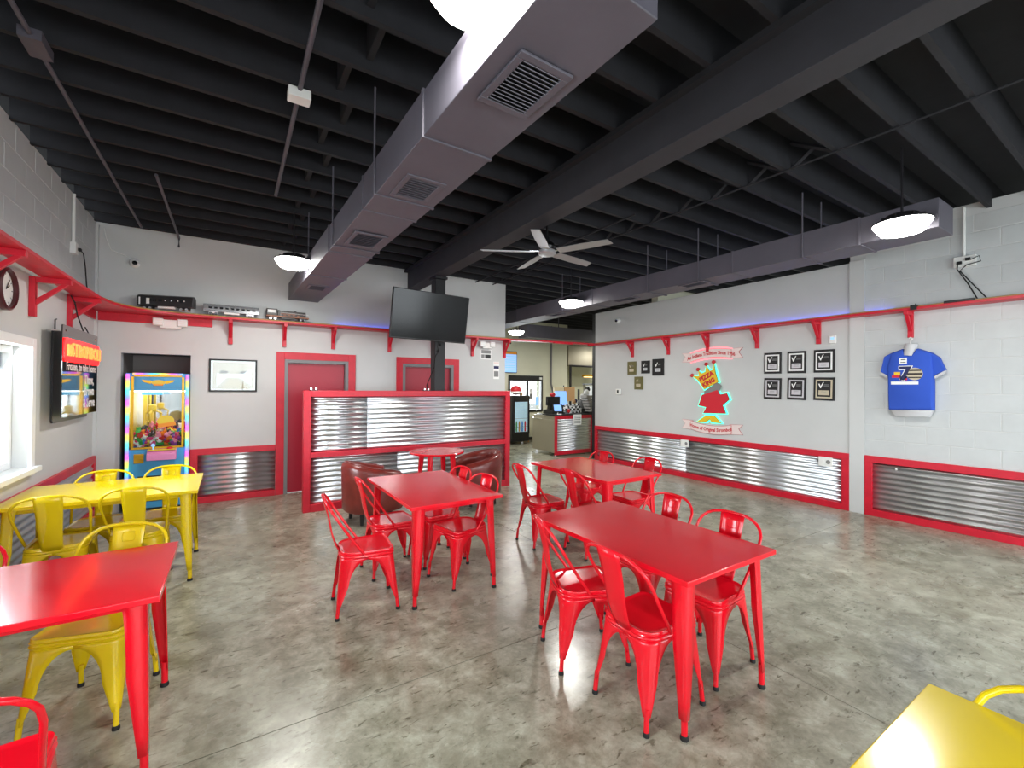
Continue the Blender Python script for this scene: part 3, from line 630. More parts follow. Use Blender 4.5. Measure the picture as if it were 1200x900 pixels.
B(6.83, XR, -.8, 7.46, 0, .03).build('plank', 'red_wood', root, bevel=.003)
for y in (6.357, 5.466, 4.644, 3.783, 2.916, 1.911, .75): bracket(root, Tb('right', (XR, y, 0)), .2, .315)
# toy track and blue LED strips on the shelves
def track(label, pts, w_=.05):
    root = thing('toy_track', label, 'track')
    L_ = [Vector(p) for p in pts]; rows = []
    for i, p_ in enumerate(L_):
        d = (L_[min(i+1, len(L_)-1)]-L_[max(i-1, 0)]).normalized(); n_ = Vector((-d.y, d.x, 0)); rows.append((p_, n_))
    MB().rings([[p_+n_*w_, p_-n_*w_, p_-n_*w_+Vector((0, 0, .014)), p_+n_*w_+Vector((0, 0, .014))] for p_, n_ in rows]).build('roadbed', 'wood_track', root)
    for s in (-1, 1): MB().tube([p_+n_*.028*s+Vector((0, 0, .018)) for p_, n_ in rows], .004, 5).build('rail', 'chrome', root)
zt2 = 2.579
track('toy railway track on the curved back shelf', [(-1.28, .4, zt2), (-1.28, 5.9, zt2), (-1.27, 6.4, zt2), (-1.2, 6.8, zt2), (-1.05, 7.06, zt2), (-.8, 7.22, zt2), (-.5, 7.29, zt2), (0, 7.3, zt2), (4.55, 7.3, zt2)])
track('toy railway track on the right wall shelf', [(6.92, 7.3, 2.6245), (6.92, -.7, 2.6245)])
tag(B(1.35, 2.35, YB-.03, YB-.012, 2.58, 2.588).build('led_strip', 'blue_led'), 'blue glowing LED strip behind the shelf on the back wall', 'light strip')
tag(B(XR-.03, XR-.012, 2.1, 4.6, 2.626, 2.634).build('led_strip', 'blue_led'), 'blue glowing LED strip behind the shelf on the right wall', 'light strip')
# ------------------------------------------------------------------ model trains
def car(label, x0, x1, z0, h, yaw, body, kind, y=7.28):
    L = x1-x0; root = thing('model_train', label, 'toy train', ((x0+x1)/2, y, z0), R(yaw))
    hw, hl = .055, L/2
    if kind == 'coach':
        poly = [(-hw, .045), (hw, .045), (hw, h*.78), (hw*.8, h*.92), (hw*.3, h), (-hw*.3, h), (-hw*.8, h*.92), (-hw, h*.78)]
        MB().prism(poly, -hl, hl, 'x').build('body', body, root, bevel=.003)
        n = 9
        for k in range(n):
            x = -hl+L*(.12+.78*k/(n-1))
            if kind and (k % 4 or body == 'train_silver'): B(x-.018, x+.018, -hw-.002, -hw+.002, h*.55, h*.72).build('window', 'window_dark', root)
        if body == 'train_dark':
            B(-hl+.02, -hl+.035, -hw-.003, -hw, .06, h*.8).build('door_strip', 'print_white', root); B(-hl+.1, -hl+.135, -hw-.003, -hw, .07, h*.75).build('door_strip', 'print_white', root)
            for k in range(4): B(-hl+.3+.07*k, -hl+.312+.07*k, -hw-.004, -hw, h*.6, h*.67).build('window', 'print_white', root)
        else: B(-hl, hl, -hw-.002, -hw, h*.36, h*.4).build('side_band', 'chrome', root)
    else:
        MB().box(-hl+.02, hl-.02, -hw, hw, .045, .062).build('frame', 'brown_stripe', root)
        b_ = B(-hl+.16, hl-.06, -hw*.7, hw*.7, .062, h*.86).build('hood', body, root, bevel=.006)
        B(-hl+.02, -hl+.16, -hw*.9, hw*.9, .062, h).build('cab', body, root, bevel=.006)
        B(-hl+.035, -hl+.14, -hw*.9-.002, -hw*.9, h*.62, h*.88).build('window', 'print_white', root); B(-hl+.2, hl-.2, -hw*.7-.003, -hw*.7, .09, .1).build('lettering_band', 'brown_stripe', root)
        for k in range(4): B(-hl+.24+.06*k, -hl+.27+.06*k, -hw*.7-.003, -hw*.7, .075, .085).build('grille', 'brown_stripe', root)
        for x in (-.12, 0, .1): MB().lathe([(.016, h*.86), (.016, h*.93)], 10, (x, 0, 0)).build('roof_fan', 'dark_metal', root)
        MB().tube([(-hl+.2, -hw, .065), (-hl+.2, -hw, .11), (hl-.02, -hw, .1), (hl-.02, -hw, .065)], .0025, 5).build('handrail', 'print_white', root)
    for s in (-1, 1):
        t_ = B(s*hl*.66-.05, s*hl*.66+.05, -hw*.75, hw*.75, .018, .045).build('truck', 'dark_metal' if kind != 'coach' or body == 'train_dark' else 'silver_plate', root, bevel=.003)
        for q in (-.03, .03):
            MB().lathe([(.017, -.045), (.017, .045)], 12).xf(T(s*hl*.66+q, 0, .018) @ Matrix.Rotation(R(90), 4, 'X')).build('wheel', 'chrome', t_)
    B(-.09, .09, -hw*.6, hw*.6, .022, .045).build('underframe_box', 'print_white' if body != 'brown_black' else 'brown_black', root)
    return root
zr = 2.6
car('dark grey toy passenger car at the corner end of the back shelf', -1.03, -.42, zr, .19, -17, 'train_dark', 'coach', 7.2)
car('silver toy passenger car in the middle of the back shelf', -.345, .31, zr, .15, 0, 'train_silver', 'coach', 7.29)
car('black and brown toy diesel locomotive on the back shelf', .385, .985, zr, .16, 0, 'brown_black', 'engine', 7.3)
# ------------------------------------------------------------------ claw machine and toys
X0, X1, YM = -1.148, -.493, 7.33
root = thing('claw_machine', 'blue and yellow claw machine with rainbow light tubes in the alcove', 'arcade machine', ((X0+X1)/2, YM, 0))
hw = (X1-X0)/2; dp = .72
B(-hw, hw, .03, dp, .03, .80).build('lower_cabinet', 'machine_blue', root, bevel=.006)
B(-hw+.02, hw-.02, .05, dp-.02, 0, .03).build('plinth', 'black_plastic', root)
hd = B(-hw, hw, .03, dp, 1.56, 1.785).build('header', 'machine_blue', root, bevel=.006)
B(-hw+.1, hw-.1, .02, .031, 1.6, 1.72).build('header_panel', 'machine_blue', hd)
em = MB().prism([(.075*math.cos(2*math.pi*k/20), 1.665+.035*math.sin(2*math.pi*k/20)) for k in range(20)], .014, .02, 'y').build('emblem', 'machine_yellow', hd)
for s in (-1, 1): MB().prism([(s*.07, 1.69), (s*.17, 1.7), (s*.15, 1.67), (s*.08, 1.645)][::s], .015, .02, 'y').build('emblem_wing', 'gold', em)
B(-.05, .05, .012, .016, 1.625, 1.645).build('emblem_band', 'orange_print', em)
B(-hw, -hw+.03, .03, dp, .8, 1.56).build('side_panel', 'machine_yellow', root); B(hw-.03, hw, .03, dp, .8, 1.56).build('side_panel', 'machine_yellow', root); B(-hw+.03, hw-.03, dp-.03, dp, .8, 1.56).build('back_mirror', 'mirror', root)
MB().box(-hw+.055, -hw+.08, .02, .04, .8, 1.74).box(hw-.08, hw-.055, .02, .04, .8, 1.74).box(-hw+.08, hw-.08, .02, .04, .8, .825).box(-hw+.08, hw-.08, .02, .04, 1.74, 1.765).build('gold_frame', 'gold', root)
B(-hw+.08, hw-.08, .034, .037, .825, 1.56).build('glass_pane', 'glass', root, smooth=0)
MB().tube([(-hw+.02, .015, .1), (-hw+.02, .015, 1.775)], .019, 10).build('light_tube', 'led_upright', root); MB().tube([(hw-.02, .015, .1), (hw-.02, .015, 1.775)], .019, 10).build('light_tube', 'led_upright', root)
MB().tube([(-hw+.07, .015, 1.775), (hw-.07, .015, 1.775)], .013, 10).build('light_tube', 'led_across', root)
B(-hw+.05, hw-.05, .08, dp-.06, 1.545, 1.558).build('interior_lamp', 'machine_lamp', root)
gn = MB().box(-.2, .02, .25, .33, 1.5, 1.54).build('gantry', 'machine_blue', root)
MB().tube([(-.09, .29, 1.5), (-.09, .29, 1.36)], .012).build('claw_cable', 'black_plastic', gn)
MB().lathe([(.03, 1.27), (.045, 1.29), (.045, 1.36), (.02, 1.37)], 16, (-.09, .29, 0)).build('claw_hub', 'machine_yellow', gn)
for k in range(3):
    a = R(20+120*k); c_, s_ = math.cos(a), math.sin(a)
    MB().tube([(-.09+.03*c_, .29+.03*s_, 1.29), (-.09+.1*c_, .29+.1*s_, 1.25), (-.09+.09*c_, .29+.09*s_, 1.17), (-.09+.05*c_, .29+.05*s_, 1.13)], .012, 6).build('claw_finger', 'machine_yellow', gn)
for x in (-.2, -.13): MB().box(x-.02, x+.02, .55, .59, .8, 1.54).build('yellow_post', 'machine_yellow', root)
ds = MB().prism([(.08+.09*math.cos(2*math.pi*k/20), 1.16+.075*math.sin(2*math.pi*k/20)) for k in range(20)], .026, .032, 'y').build('window_sticker', 'machine_yellow', root)
MB().prism([(0, 1.07), (.19, 1.1), (.18, 1.15), (.0, 1.12)], .024, .0255, 'y').build('sticker_band', 'orange_print', ds)
cp = MB().prism([(-.12, .66), (0, .66), (0, .80), (-.06, .79), (-.12, .74)], -.1, .2, 'x').xf(T(0, .03, 0)).build('control_panel', 'machine_pink', root, bevel=.004)
B(-.095, .195, -.07, 0, .785, .797).build('control_top', 'machine_yellow', cp)
MB().tube([(-.04, -.035, .795), (-.04, -.035, .84)], .007).ball((-.04, -.035, .85), .022).build('joystick', 'screen_blue', cp); MB().lathe([(.032, .795), (.032, .81), (.022, .82)], 16, (.13, -.035, 0)).build('push_button', 'print_red', cp)
B(-.24, -.14, .022, .031, .62, .74).build('instruction_plate', 'gold', root); B(-.2, .2, .022, .031, .12, .45).build('prize_door', 'black_plastic', root)
# plush toys in the heap
pm = []
for k in range(10):
    q = MB().ball((0, 0, 0), .036, 10, (1, .9, .95)).ball((.0, -.012, .036), .024, 8)
    for s in (-1, 1): q.ball((s*.017, -.006, .058), .01, 6).ball((s*.028, -.02, -.01), .012, 6)
    pm.append(q.mesh('plush_toy', 'plush_%d' % k, 60))
for k in range(110):
    x = (X0+X1)/2+random.uniform(-hw+.075, hw-.075); y = YM+random.uniform(.095, .5) if k > 45 else YM+random.uniform(.09, .16)
    z = .84+random.uniform(0, .16)*(1 if k > 45 else .9)+(.08*max(0, (y-YM-.1)/.4))
    o = bpy.data.objects.new('plush_toy', pm[k % 10]); COL.objects.link(o); o.location = (x, y, z); o.rotation_euler = (random.uniform(-.8, .8), random.uniform(-.8, .8), random.uniform(-1, 1))
    tag(o, 'small %s plush toy in the heap inside the claw machine' % ['hot pink', 'blue', 'white', 'orange', 'green', 'purple', 'red', 'yellow', 'dark grey', 'pale pink'][k % 10], 'toy', 'plush toys in the claw machine')
B(X0+.04, X1-.04, YM+.05, YM+.68, .801, .82).xf(T(-(X0+X1)/2, -YM, 0)).build('prize_floor', 'plush_8', root)
# ------------------------------------------------------------------ left wall things: neon sign, clock, conduit
M = wallM('left', (XL, 5.62, 1.76))
root = thing('neon_sign', 'black hanging sign with glowing orange neon lettering on the left wall', 'sign', M=M)
def rrect(x0, x1, y0, y1, r, n=4):
    pts = []
    for cx, cy, a0 in ((x1-r, y1-r, 0), (x0+r, y1-r, 90), (x0+r, y0+r, 180), (x1-r, y0+r, 270)):
        for k in range(n+1): a = R(a0+90*k/n); pts.append((cx+r*math.cos(a), cy+r*math.sin(a)))
    return pts
MB().prism(rrect(.24, 1.42, -.5, .4, .03), .006, .02).build('rear_panel', 'sign_back', root)
fp = MB().prism(rrect(.0, 1.23, -.435, .43, .02), .13, .14).build('front_panel', 'sign_black', root)
for x, y in ((.1, .38), (1.13, .38)): MB().tube([(x, y, .02 if x > .24 else .006), (x, y, .145)], .008, 8).build('standoff', 'chrome', root)
MB().tube([(.3, .4, .015), (.3, .5, .015), (.28, .5, .03)], .006, 6).build('hook', 'black_plastic', root); MB().tube([(.9, .43, .13), (.9, .5, .1)], .006, 6).build('hook', 'black_plastic', root)
tt = text_mb('STROMBOLI', .185, .006, .98, 0, 0, 1.12).xf(T(.70, .20, .165)); tt.build('neon_lettering', 'neon_orange', root)
MB().prism(rrect(.0, 1.24, .09, .31, .05), .145, .155).build('neon_glow_panel', 'neon_red_glow', root)  # flat emissive panel put in as the red glow around the letters
for k in range(4): MB().tube([(.03+.035*k, .2-.06+.02*(k % 2), .17), (.03+.035*k, .2+.05-.02*(k % 2), .17)], .009, 6).build('neon_tube', 'neon_orange', root)
text_mb('Frozen, to take home', .12, .001).xf(T(.64, .045, .1415)).build('lettering', 'print_white', root)
for s_, y in (('Thaw,', -.08), ('Brown', -.2), ('& Serve', -.325)): text_mb(s_, .14, .001, 1, 0, .002).xf(T(.9, y, .1415)).build('lettering', 'print_white', root)
MB().tube([(.68, .43, .135), (.66, .6, .09), (.62, .72, .08), (.62, .79, .05)], .006, 6).build('power_cable', 'black_rubber', root)
p = onx(4, 333, XL); M = wallM('left', (XL, 4.79, 2.345))
root = thing('wall_clock', 'round clock with dark red rim at the left picture edge', 'clock', M=M)
MB().lathe([(.15, .002), (.16, .01), (.16, .045), (.145, .055), (.135, .045), (.135, .02)], 36).build('rim', 'clock_rim', root); MB().lathe([(.134, .012), (.134, .018)], 36).xf(T(0, 0, .006)).build('face', 'clock_face', root)
for ln, a in ((.07, 60), (.1, 40)): B(-.004, .004, 0, ln, .0275, .029).xf(Matrix.Rotation(R(-a), 4, 'Z')).build('hand', 'print_black', root)
for k in range(12): B(-.003, .003, .105, .125, .0242, .0252).xf(Matrix.Rotation(R(30*k), 4, 'Z')).build('hour_mark', 'print_black', root)
def outletbox(label, side, p, conduit_top, cord):
    root = thing('power_outlet', label, 'outlet', M=wallM(side, p))
    B(-.045, .045, -.06, .06, .001, .05).build('box', 'white_plastic', root, bevel=.004)
    if conduit_top: MB().tube([(0, .06, .02), (0, conduit_top-p[2]-.05, .02), (.0, conduit_top-p[2], -.0+.02)], .014, 8).build('conduit', 'white_plastic', root)
    if cord: MB().tube(cord, .006, 6).build('cord', 'black_rubber', root); B(cord[0][0]-.03, cord[0][0]+.012, cord[0][1]-.015, cord[0][1]+.015, .05, .075).build('plug', 'black_rubber', root)
outletbox('white outlet box with conduit high on the left wall', 'left', (XL, 6.43, 3.08), 3.66, [(.05, 0, .06), (.14, -.01, .07), (.17, -.15, .08), (.13, -.35, .1), (.1, -.48, .12)])
# ------------------------------------------------------------------ back wall things
a, b_ = ony(245, 420.3, YB), ony(301, 459, YB)
root = thing('framed_picture', 'black framed pale street picture on the back wall', 'picture', M=wallM('back', ((a.x+b_.x)/2, YB, (a.z+b_.z)/2)))
pw, ph_ = (b_.x-a.x)/2, (a.z-b_.z)/2; f = .022
MB().box(-pw, pw, -ph_, -ph_+f, 0, .025).box(-pw, pw, ph_-f, ph_, 0, .025).box(-pw, -pw+f, -ph_+f, ph_-f, 0, .025).box(pw-f, pw, -ph_+f, ph_-f, 0, .025).build('frame', 'print_black', root)
B(-pw+f, pw-f, -ph_+f, ph_-f, 0, .012).build('mat_board', 'paper', root)
pr = B(-pw+.045, pw-.045, -ph_+.045, ph_-.045, .012, .014).build('print', 'photo_tone', root)
for poly, m_ in ((((-.2, -.16), (-.1, -.06), (-.1, .0), (-.2, .03)), 'photo_pale'), (((-.1, -.03), (.06, -.03), (.06, .02), (-.1, .02)), 'photo_pale'), (((.06, -.02), (.22, -.14), (.22, .09), (.06, .02)), 'photo_pale'), (((-.15, -.19), (.2, -.19), (.04, -.05), (-.05, -.05)), 'tan_mat'), (((-.17, .03), (-.08, .03), (-.06, .06), (-.15, .07)), 'photo_dark'), (((.07, .03), (.14, .03), (.16, .07), (.08, .06)), 'photo_dark')):
    MB().prism(poly, .014, .0146).build('print_tone', m_, pr, smooth=0)
B(-pw+f, pw-f, -ph_+f, ph_-f, .017, .019).build('glazing', 'glass', root, smooth=0)
def elight(label, side, p, w_=.36):
    root = thing('emergency_light', label, 'emergency light', M=wallM(side, p))
    B(-w_*.32, w_*.32, -.075, .04, .022, .075).build('housing', 'white_plastic', root, bevel=.008)
    for s in (-1, 1):
        h = B(s*w_*.36-.055, s*w_*.36+.055, -.045, .055, .03, .1).build('lamp_head', 'white_plastic', root, bevel=.01)
        for k in range(3): B(s*w_*.36-.045, s*w_*.36+.045, -.03+.03*k, -.015+.03*k, .1, .103).build('lens_rib', 'trim_white', h)
a = ony(200.5, 379, YB); elight('white two-lamp emergency light under the shelf near the toy trains', 'back', (a.x, YB, a.z))
a = ony(569, 403, YB); elight('white two-lamp emergency light on the back wall beside the opening', 'back', (a.x, YB, a.z-.02), .3)
def camera_(label, side, p, cord=None):
    root = thing('security_camera', label, 'camera', M=wallM(side, p))
    MB().lathe([(.055, .0), (.055, .02), (.045, .035)], 20).build('base', 'white_plastic', root)
    MB().ball((0, 0, .05), .045, 16).build('dome', 'white_plastic', root); MB().lathe([(.026, .075), (.026, .098), (.015, .1)], 16, (.012, -.008, 0)).build('lens', 'lens_dark', root)
    if cord: MB().tube(cord, .006, 6).build('cord', 'white_plastic', root)
a = ony(158, 309, YB); camera_('small white security camera high in the left back corner', 'back', (a.x, YB, a.z), [(-.02, .04, .01), (-.1, .09, .006), (-.22, .13, .006), (-.24, .16, .006), (-.28, .28, .006), (-.3, .4, .006)])
a = onx(725, 376, XR); camera_('small white security camera above the plaques on the right wall', 'right', (XR, a.y, a.z))
a = ony(596, 402, YFAR); camera_('small white security camera on the cream far wall', 'back', (a.x, YFAR, a.z))
def notice(label, side, p, w_, h_, bands, cat='sign', plane_m='paper'):
    root = thing('wall_notice', label, cat, M=wallM(side, p)); B(-w_/2, w_/2, -h_/2, h_/2, .0, .003).build('sheet', plane_m, root)
    for x0, x1, y0, y1, m_ in bands: B(x0*w_/2, x1*w_/2, y0*h_/2, y1*h_/2, .003, .0045).build('printed_band', m_, root, smooth=0)
a = ony(569.5, 415.5, YB); notice('small grey printed notice under the emergency light', 'back', (a.x, YB, a.z), .23, .19, [(-.9, .9, .2, .9, 'print_grey'), (-.9, -.3, -.8, 0, 'print_grey'), (-.2, .9, -.8, 0, 'print_black')])
a = ony(581.5, 434, YB); notice('narrow strip of small stickers at the end of the back wall', 'back', (a.x, YB, a.z), .13, .34, [(-.9, .9, .72, .95, 'ribbon_pink'), (-.9, .9, .18, .5, 'navy'), (-.8, .8, -.75, -.1, 'print_grey')])
# ------------------------------------------------------------------ right wall things
def rect_on(side, plane, x0, y0, x1, y1):
    a = onx(x0, y0, plane); b_ = onx(x1, y1, plane); return a, b_
lines = [(412.8, 438.2), (411.5, 437.5), (409.5, 436.5)]
def plaque(label, p, w_, h_, border, plate, rot=0, grp='framed black plaques', simple=False):
    root = thing('award_plaque', label, 'plaque', M=wallM('right', p) @ Matrix.Rotation(R(rot), 4, 'Z')); root['group'] = grp
    B(-w_/2, w_/2, -h_/2, h_/2, 0, .018).build('backing', 'print_black' if not simple or border == 'print_black' else border, root, bevel=.002)
    k = .8
    if not simple: B(-w_/2*k, w_/2*k, -h_/2*k, h_/2*k, .018, .0205).build('border', border, root, smooth=0)
    B(-w_/2*k*.8, w_/2*k*.8, -h_/2*k*.85, h_/2*k*.85, .0195, .0225).build('face', 'print_black' if border != 'old_brass' else 'old_brass', root, smooth=0)
    ck = 'print_white' if border != 'old_brass' else 'tan_mat'
    MB().prism([(-.27*w_, .22*h_), (-.2*w_, .22*h_), (-.155*w_, .12*h_), (-.04*w_, .29*h_), (0, .29*h_), (-.14*w_, .03*h_), (-.17*w_, .03*h_)][::-1], .0225, .0245).build('check_mark', ck, root, smooth=0)
    for y in (.17, .12): B(0, .24*w_, y*h_, (y+.025)*h_, .0225, .0235).build('print_line', 'print_grey', root, smooth=0)
    pl = B(-.25*w_, .25*w_, -.27*h_, -.06*h_, .0225, .0245).build('name_plate', plate, root, smooth=0)
    for y in (-.13, -.19): B(-.13*w_, .13*w_, y*h_, (y+.014)*h_, .0245, .0252).build('print_line', 'print_grey', pl, smooth=0)
cols = [('left', 896, 916), ('middle', 923.3, 945), ('right', 954.2, 978.7)]
for i, (nm, x0, x1) in enumerate(cols):
    for j, (rn, z) in enumerate((('upper', 2.035), ('lower', 1.642))):
        a, b_ = onx(x0, 440, XR), onx(x1, 440, XR)
        plaque('black framed plaque, %s one of the %s row of three on the right wall' % (nm, rn), (XR, (a.y+b_.y)/2, z), a.y-b_.y, .325, [['print_white', 'silver_plate'], ['print_white', 'silver_plate'], ['print_white', 'tan_mat']][i][j], 'silver_plate' if (i, j) != (2, 1) else 'tan_mat', [-.5, -1.2][j])
for lab, x0, x1, y0, y1, bo in (('small gold plaque at the left of the four by the opening', 736, 746, 424, 439, 'old_brass'), ('small black plaque in the middle of the four by the opening', 752, 761.8, 423, 437.5, 'print_black'), ('larger black plaque at the right of the four by the opening', 765, 778.5, 421, 440, 'print_black'), ('small gold plaque hanging below the other three by the opening', 744, 754, 441.5, 456.5, 'old_brass')):
    a, b_ = onx(x0, y0, XR), onx(x1, y1, XR)
    plaque(lab, (XR, (a.y+b_.y)/2, (a.z+b_.z)/2), a.y-b_.y, a.z-b_.z, bo, 'silver_plate' if bo != 'old_brass' else 'tan_mat', 0, 'small plaques', simple=True)
# lit crown sign: frame at the sign centre, u towards -Y
sc = onx(833, 460, XR); su = lambda x, y: ((sc.y-onx(x, y, XR).y), onx(x, y, XR).z-sc.z)
root = thing('crown_sign', 'lit cut-out sign with a yellow crown reading PIZZA KING', 'sign', M=wallM('right', (XR, sc.y, sc.z)))
crown_px = [(826.5, 456), (819, 445), (812, 440.5), (820.5, 441), (819.5, 434), (823, 438), (828, 436), (829, 428), (832.5, 435), (837, 433.5), (838, 425), (839.5, 436), (843, 447.5)]
cr = [su(*p_) for p_ in crown_px][::-1]
def inflate(poly, k):
    n = len(poly); out = []
    area_ = sum(poly[i][0]*poly[(i+1) % n][1]-poly[(i+1) % n][0]*poly[i][1] for i in range(n)); sg = 1 if area_ > 0 else -1
    for i in range(n):
        a_, b1, c_ = Vector(poly[i-1]), Vector(poly[i]), Vector(poly[(i+1) % n]); d1, d2 = (b1-a_).normalized(), (c_-b1).normalized()
        nn = Vector((d1.y+d2.y, -d1.x-d2.x))*sg; nn = nn.normalized() if nn.length > 1e-5 else Vector((d1.y, -d1.x))*sg
        out.append(tuple(b1+nn*k))
    return out
body = [su(*p_) for p_ in [(824, 463), (820, 475), (829, 477), (825.5, 484), (852, 484.5), (848, 475), (856, 468), (853, 461), (845, 462.5), (842, 457)]][::-1]
base = [su(*p_) for p_ in [(818, 494), (829, 487), (838, 487), (847, 496), (835, 494.5), (833, 491), (829, 494)]][::-1]
for nm, poly, m_ in (('crown', cr, 'print_yellow'), ('red_panel', body, 'robe_red'), ('base_panel', base, 'print_yellow')):
    MB().prism(inflate(poly, .028), .004, .02).build('back_light', 'teal_glow', root, smooth=0)
    MB().prism(inflate(poly, .006), .026, .032).build('outline', 'navy', root, smooth=0)
    MB().prism(poly, .032, .038).build(nm, m_, root, smooth=0)
MB().prism([su(*p_) for p_ in [(827, 458), (826, 464), (843, 463), (847, 452), (842, 448)]][::-1], .03, .036).build('grey_panel', 'print_grey', root, smooth=0)
for px_ in ((812.3, 440), (819.3, 433), (828.8, 426.8), (837.5, 424.3)):
    u, v = su(*px_); MB().ball((u, v, .03), .034, 14).build('crown_ball', 'print_red', root)
for s_, px_ in (('PIZZA', (829.3, 441.5)), ('KING', (832, 448.5))):
    u, v = su(*px_); text_mb(s_, .11, .001, .95, 0, .006).xf(T(u, v, .0395) @ Matrix.Rotation(R(27), 4, 'Z')).build('lettering', 'print_red', root)
def ribbon(label, pxs, txt, glow, rot):
    c = pxs; root = thing('ribbon_sign', label, 'sign', M=wallM('right', (XR, onx(*c, XR).y, onx(*c, XR).z)))
    Lh, hh = .38, .07
    def arc(u, s): return s+rot*u+.09*(1-(u/Lh)**2)*(1 if glow else -1)*.5
    us = [-Lh+2*Lh*k/12 for k in range(13)]
    band = [(u, arc(u, -hh)) for u in us]+[(u, arc(u, hh)) for u in us[::-1]]
    if glow: MB().prism(inflate(band, .03), .002, .012).build('back_light', 'red_glow', root, smooth=0)
    MB().prism(inflate(band, .006), .014, .018).build('outline', 'print_red', root, smooth=0); MB().prism(band, .018, .022).build('band', 'ribbon_pink', root, smooth=0)
    for s in (-1, 1):
        t_ = [(s*Lh*.92, arc(s*Lh, -.05)-.03), (s*(Lh+.19), arc(s*Lh, -.05)-.02), (s*(Lh+.12), arc(s*Lh, 0)+.02), (s*(Lh+.19), arc(s*Lh, .09)), (s*Lh*.92, arc(s*Lh, .08))]
        t_ = t_ if s > 0 else t_[::-1]
        MB().prism(inflate(t_, .006), .004, .009).build('outline', 'print_red', root, smooth=0); MB().prism(t_, .009, .013).build('ribbon_tail', 'ribbon_pink', root, smooth=0)
    tm = text_mb(txt, .085, .001, .82, 0, .002); tm.v = [(x, y+arc(x, 0), z+.0235) for x, y, z in tm.v]; tm.build('lettering', 'print_red', root)
ribbon('pink glowing ribbon sign above the crown', (833, 417), 'An Indiana Tradition Since 1956', True, .04)
ribbon('pale ribbon sign below the crown sign', (833, 500.5), 'Home of Original Stromboli', False, -.03)
# t-shirt on hanging form
c = onx(1070, 445, XR); M = wallM('right', (XR, c.y, c.z)); root = thing('shirt_display', 'blue printed T-shirt on a white hanging form', 'T-shirt', M=M)
def s2(x, y): q = onx(x, y, XR); return (c.y-q.y, q.z-c.z)
def puff(poly, z0, z1, k=.03):
    n = len(poly); cx = sum(p_[0] for p_ in poly)/n; cy = sum(p_[1] for p_ in poly)/n
    return MB().rings([[(x, y, z0) for x, y in poly], [(x, y, (z0*.4+z1*.6)) for x, y in poly], [(cx+(x-cx)*(1-k), cy+(y-cy)*(1-k), z1-.01) for x, y in poly], [(cx+(x-cx)*(1-3*k), cy+(y-cy)*(1-3*k), z1) for x, y in poly]])
tors = [s2(*q) for q in [(1061, 409), (1048, 414), (1043.5, 430), (1043.8, 460), (1044.5, 480.5), (1097, 481), (1097, 455), (1096.5, 433), (1095, 414), (1078, 408.5), (1074, 414), (1068.5, 417.5), (1063, 416)]]
puff(tors, .02, .12).build('shirt_body', 'shirt_blue', root, smooth=50, bevel=.01)
for sl in ([(1049, 413), (1039, 418), (1034.5, 436), (1043, 441), (1048, 430)], [(1094, 413.5), (1103, 419), (1110.5, 434), (1097, 441), (1092, 430)]): puff([s2(*q) for q in sl], .02, .09).build('sleeve', 'shirt_blue', root, smooth=50)
for sl in ([(1034.8, 436), (1043, 440.5), (1042.5, 443), (1034.5, 438.5)], [(1110.4, 434), (1097.5, 441), (1098, 444), (1110.8, 436.5)]): MB().prism([s2(*q) for q in sl], .03, .08).build('cuff_form', 'mannequin', root)
puff([s2(*q) for q in [(1046, 480), (1096, 480.5), (1092, 488.5), (1052, 488)]], .02, .1).build('form_base', 'mannequin', root, smooth=50)
u, v = s2(1069.5, 409); MB().lathe([(.062, -.085), (.06, -.02), (.062, .05), (.058, .06)], 24).xf(T(u, v, .07) @ Matrix.Rotation(R(-90), 4, 'X') @ Matrix.Rotation(R(8), 4, 'Y')).build('neck_form', 'mannequin', root)
MB().tube([(u, v+.06, .07), (u, v+.1, .07), (u+.02, v+.12, .07), (u, v+.14, .07), (u-.015, v+.13, .07)], .006, 6).build('hook', 'white_plastic', root)
text_mb('7', .22, .001, 1.0, 0, .008).xf(T(s2(1064.5, 438.5)[0], s2(1064.5, 438.5)[1], .1235)).build('print_numeral', 'navy', root); text_mb('7', .22, .001, 1.0, 0, .016).xf(T(s2(1064.5, 438.5)[0], s2(1064.5, 438.5)[1], .1225)).build('print_numeral', 'print_white', root)
uu, vv = s2(1076, 438.5); MB().lathe([(.075, .121), (.075, .1235), (.04, .1236)], 28, (uu, vv, 0)).build('print_roundel', 'tan_mat', root, smooth=0); B(uu-.07, uu+.07, vv-.012, vv+.012, .1236, .1246).build('print_bar', 'brown_black', root); B(uu-.06, uu+.06, vv+.035, vv+.05, .1236, .1246).build('print_bar', 'brown_black', root); B(uu-.06, uu+.06, vv-.05, vv-.035, .1236, .1246).build('print_bar', 'brown_black', root)
uu, vv = s2(1064, 449); B(uu-.13, uu+.13, vv-.018, vv+.018, .12, .1225).build('print_ribbon', 'print_white', root); uu, vv = s2(1063, 444.5); B(uu-.035, uu+.035, vv-.012, vv+.012, .1225, .1235).build('print_flag', 'print_red', root); B(uu-.035, uu+.035, vv+.013, vv+.04, .1225, .1235).build('print_flag', 'navy', root)
uu, vv = s2(1055.5, 440); B(uu-.05, uu+.03, vv-.03, vv, .12, .1222).build('print_patch', 'print_red', root); B(uu-.03, uu+.03, vv+.005, vv+.04, .12, .1222).build('print_patch', 'print_yellow', root)
uu, vv = s2(1062.5, 423.5); B(uu-.036, uu+.036, vv-.036, vv+.036, .122, .126).build('price_tag', 'paper', root); B(uu-.024, uu+.024, vv-.02, vv-.012, .126, .1265).build('tag_print', 'print_black', root); B(uu-.02, uu+.025, vv+.012, vv+.022, .126, .1265).build('tag_print', 'print_black', root)
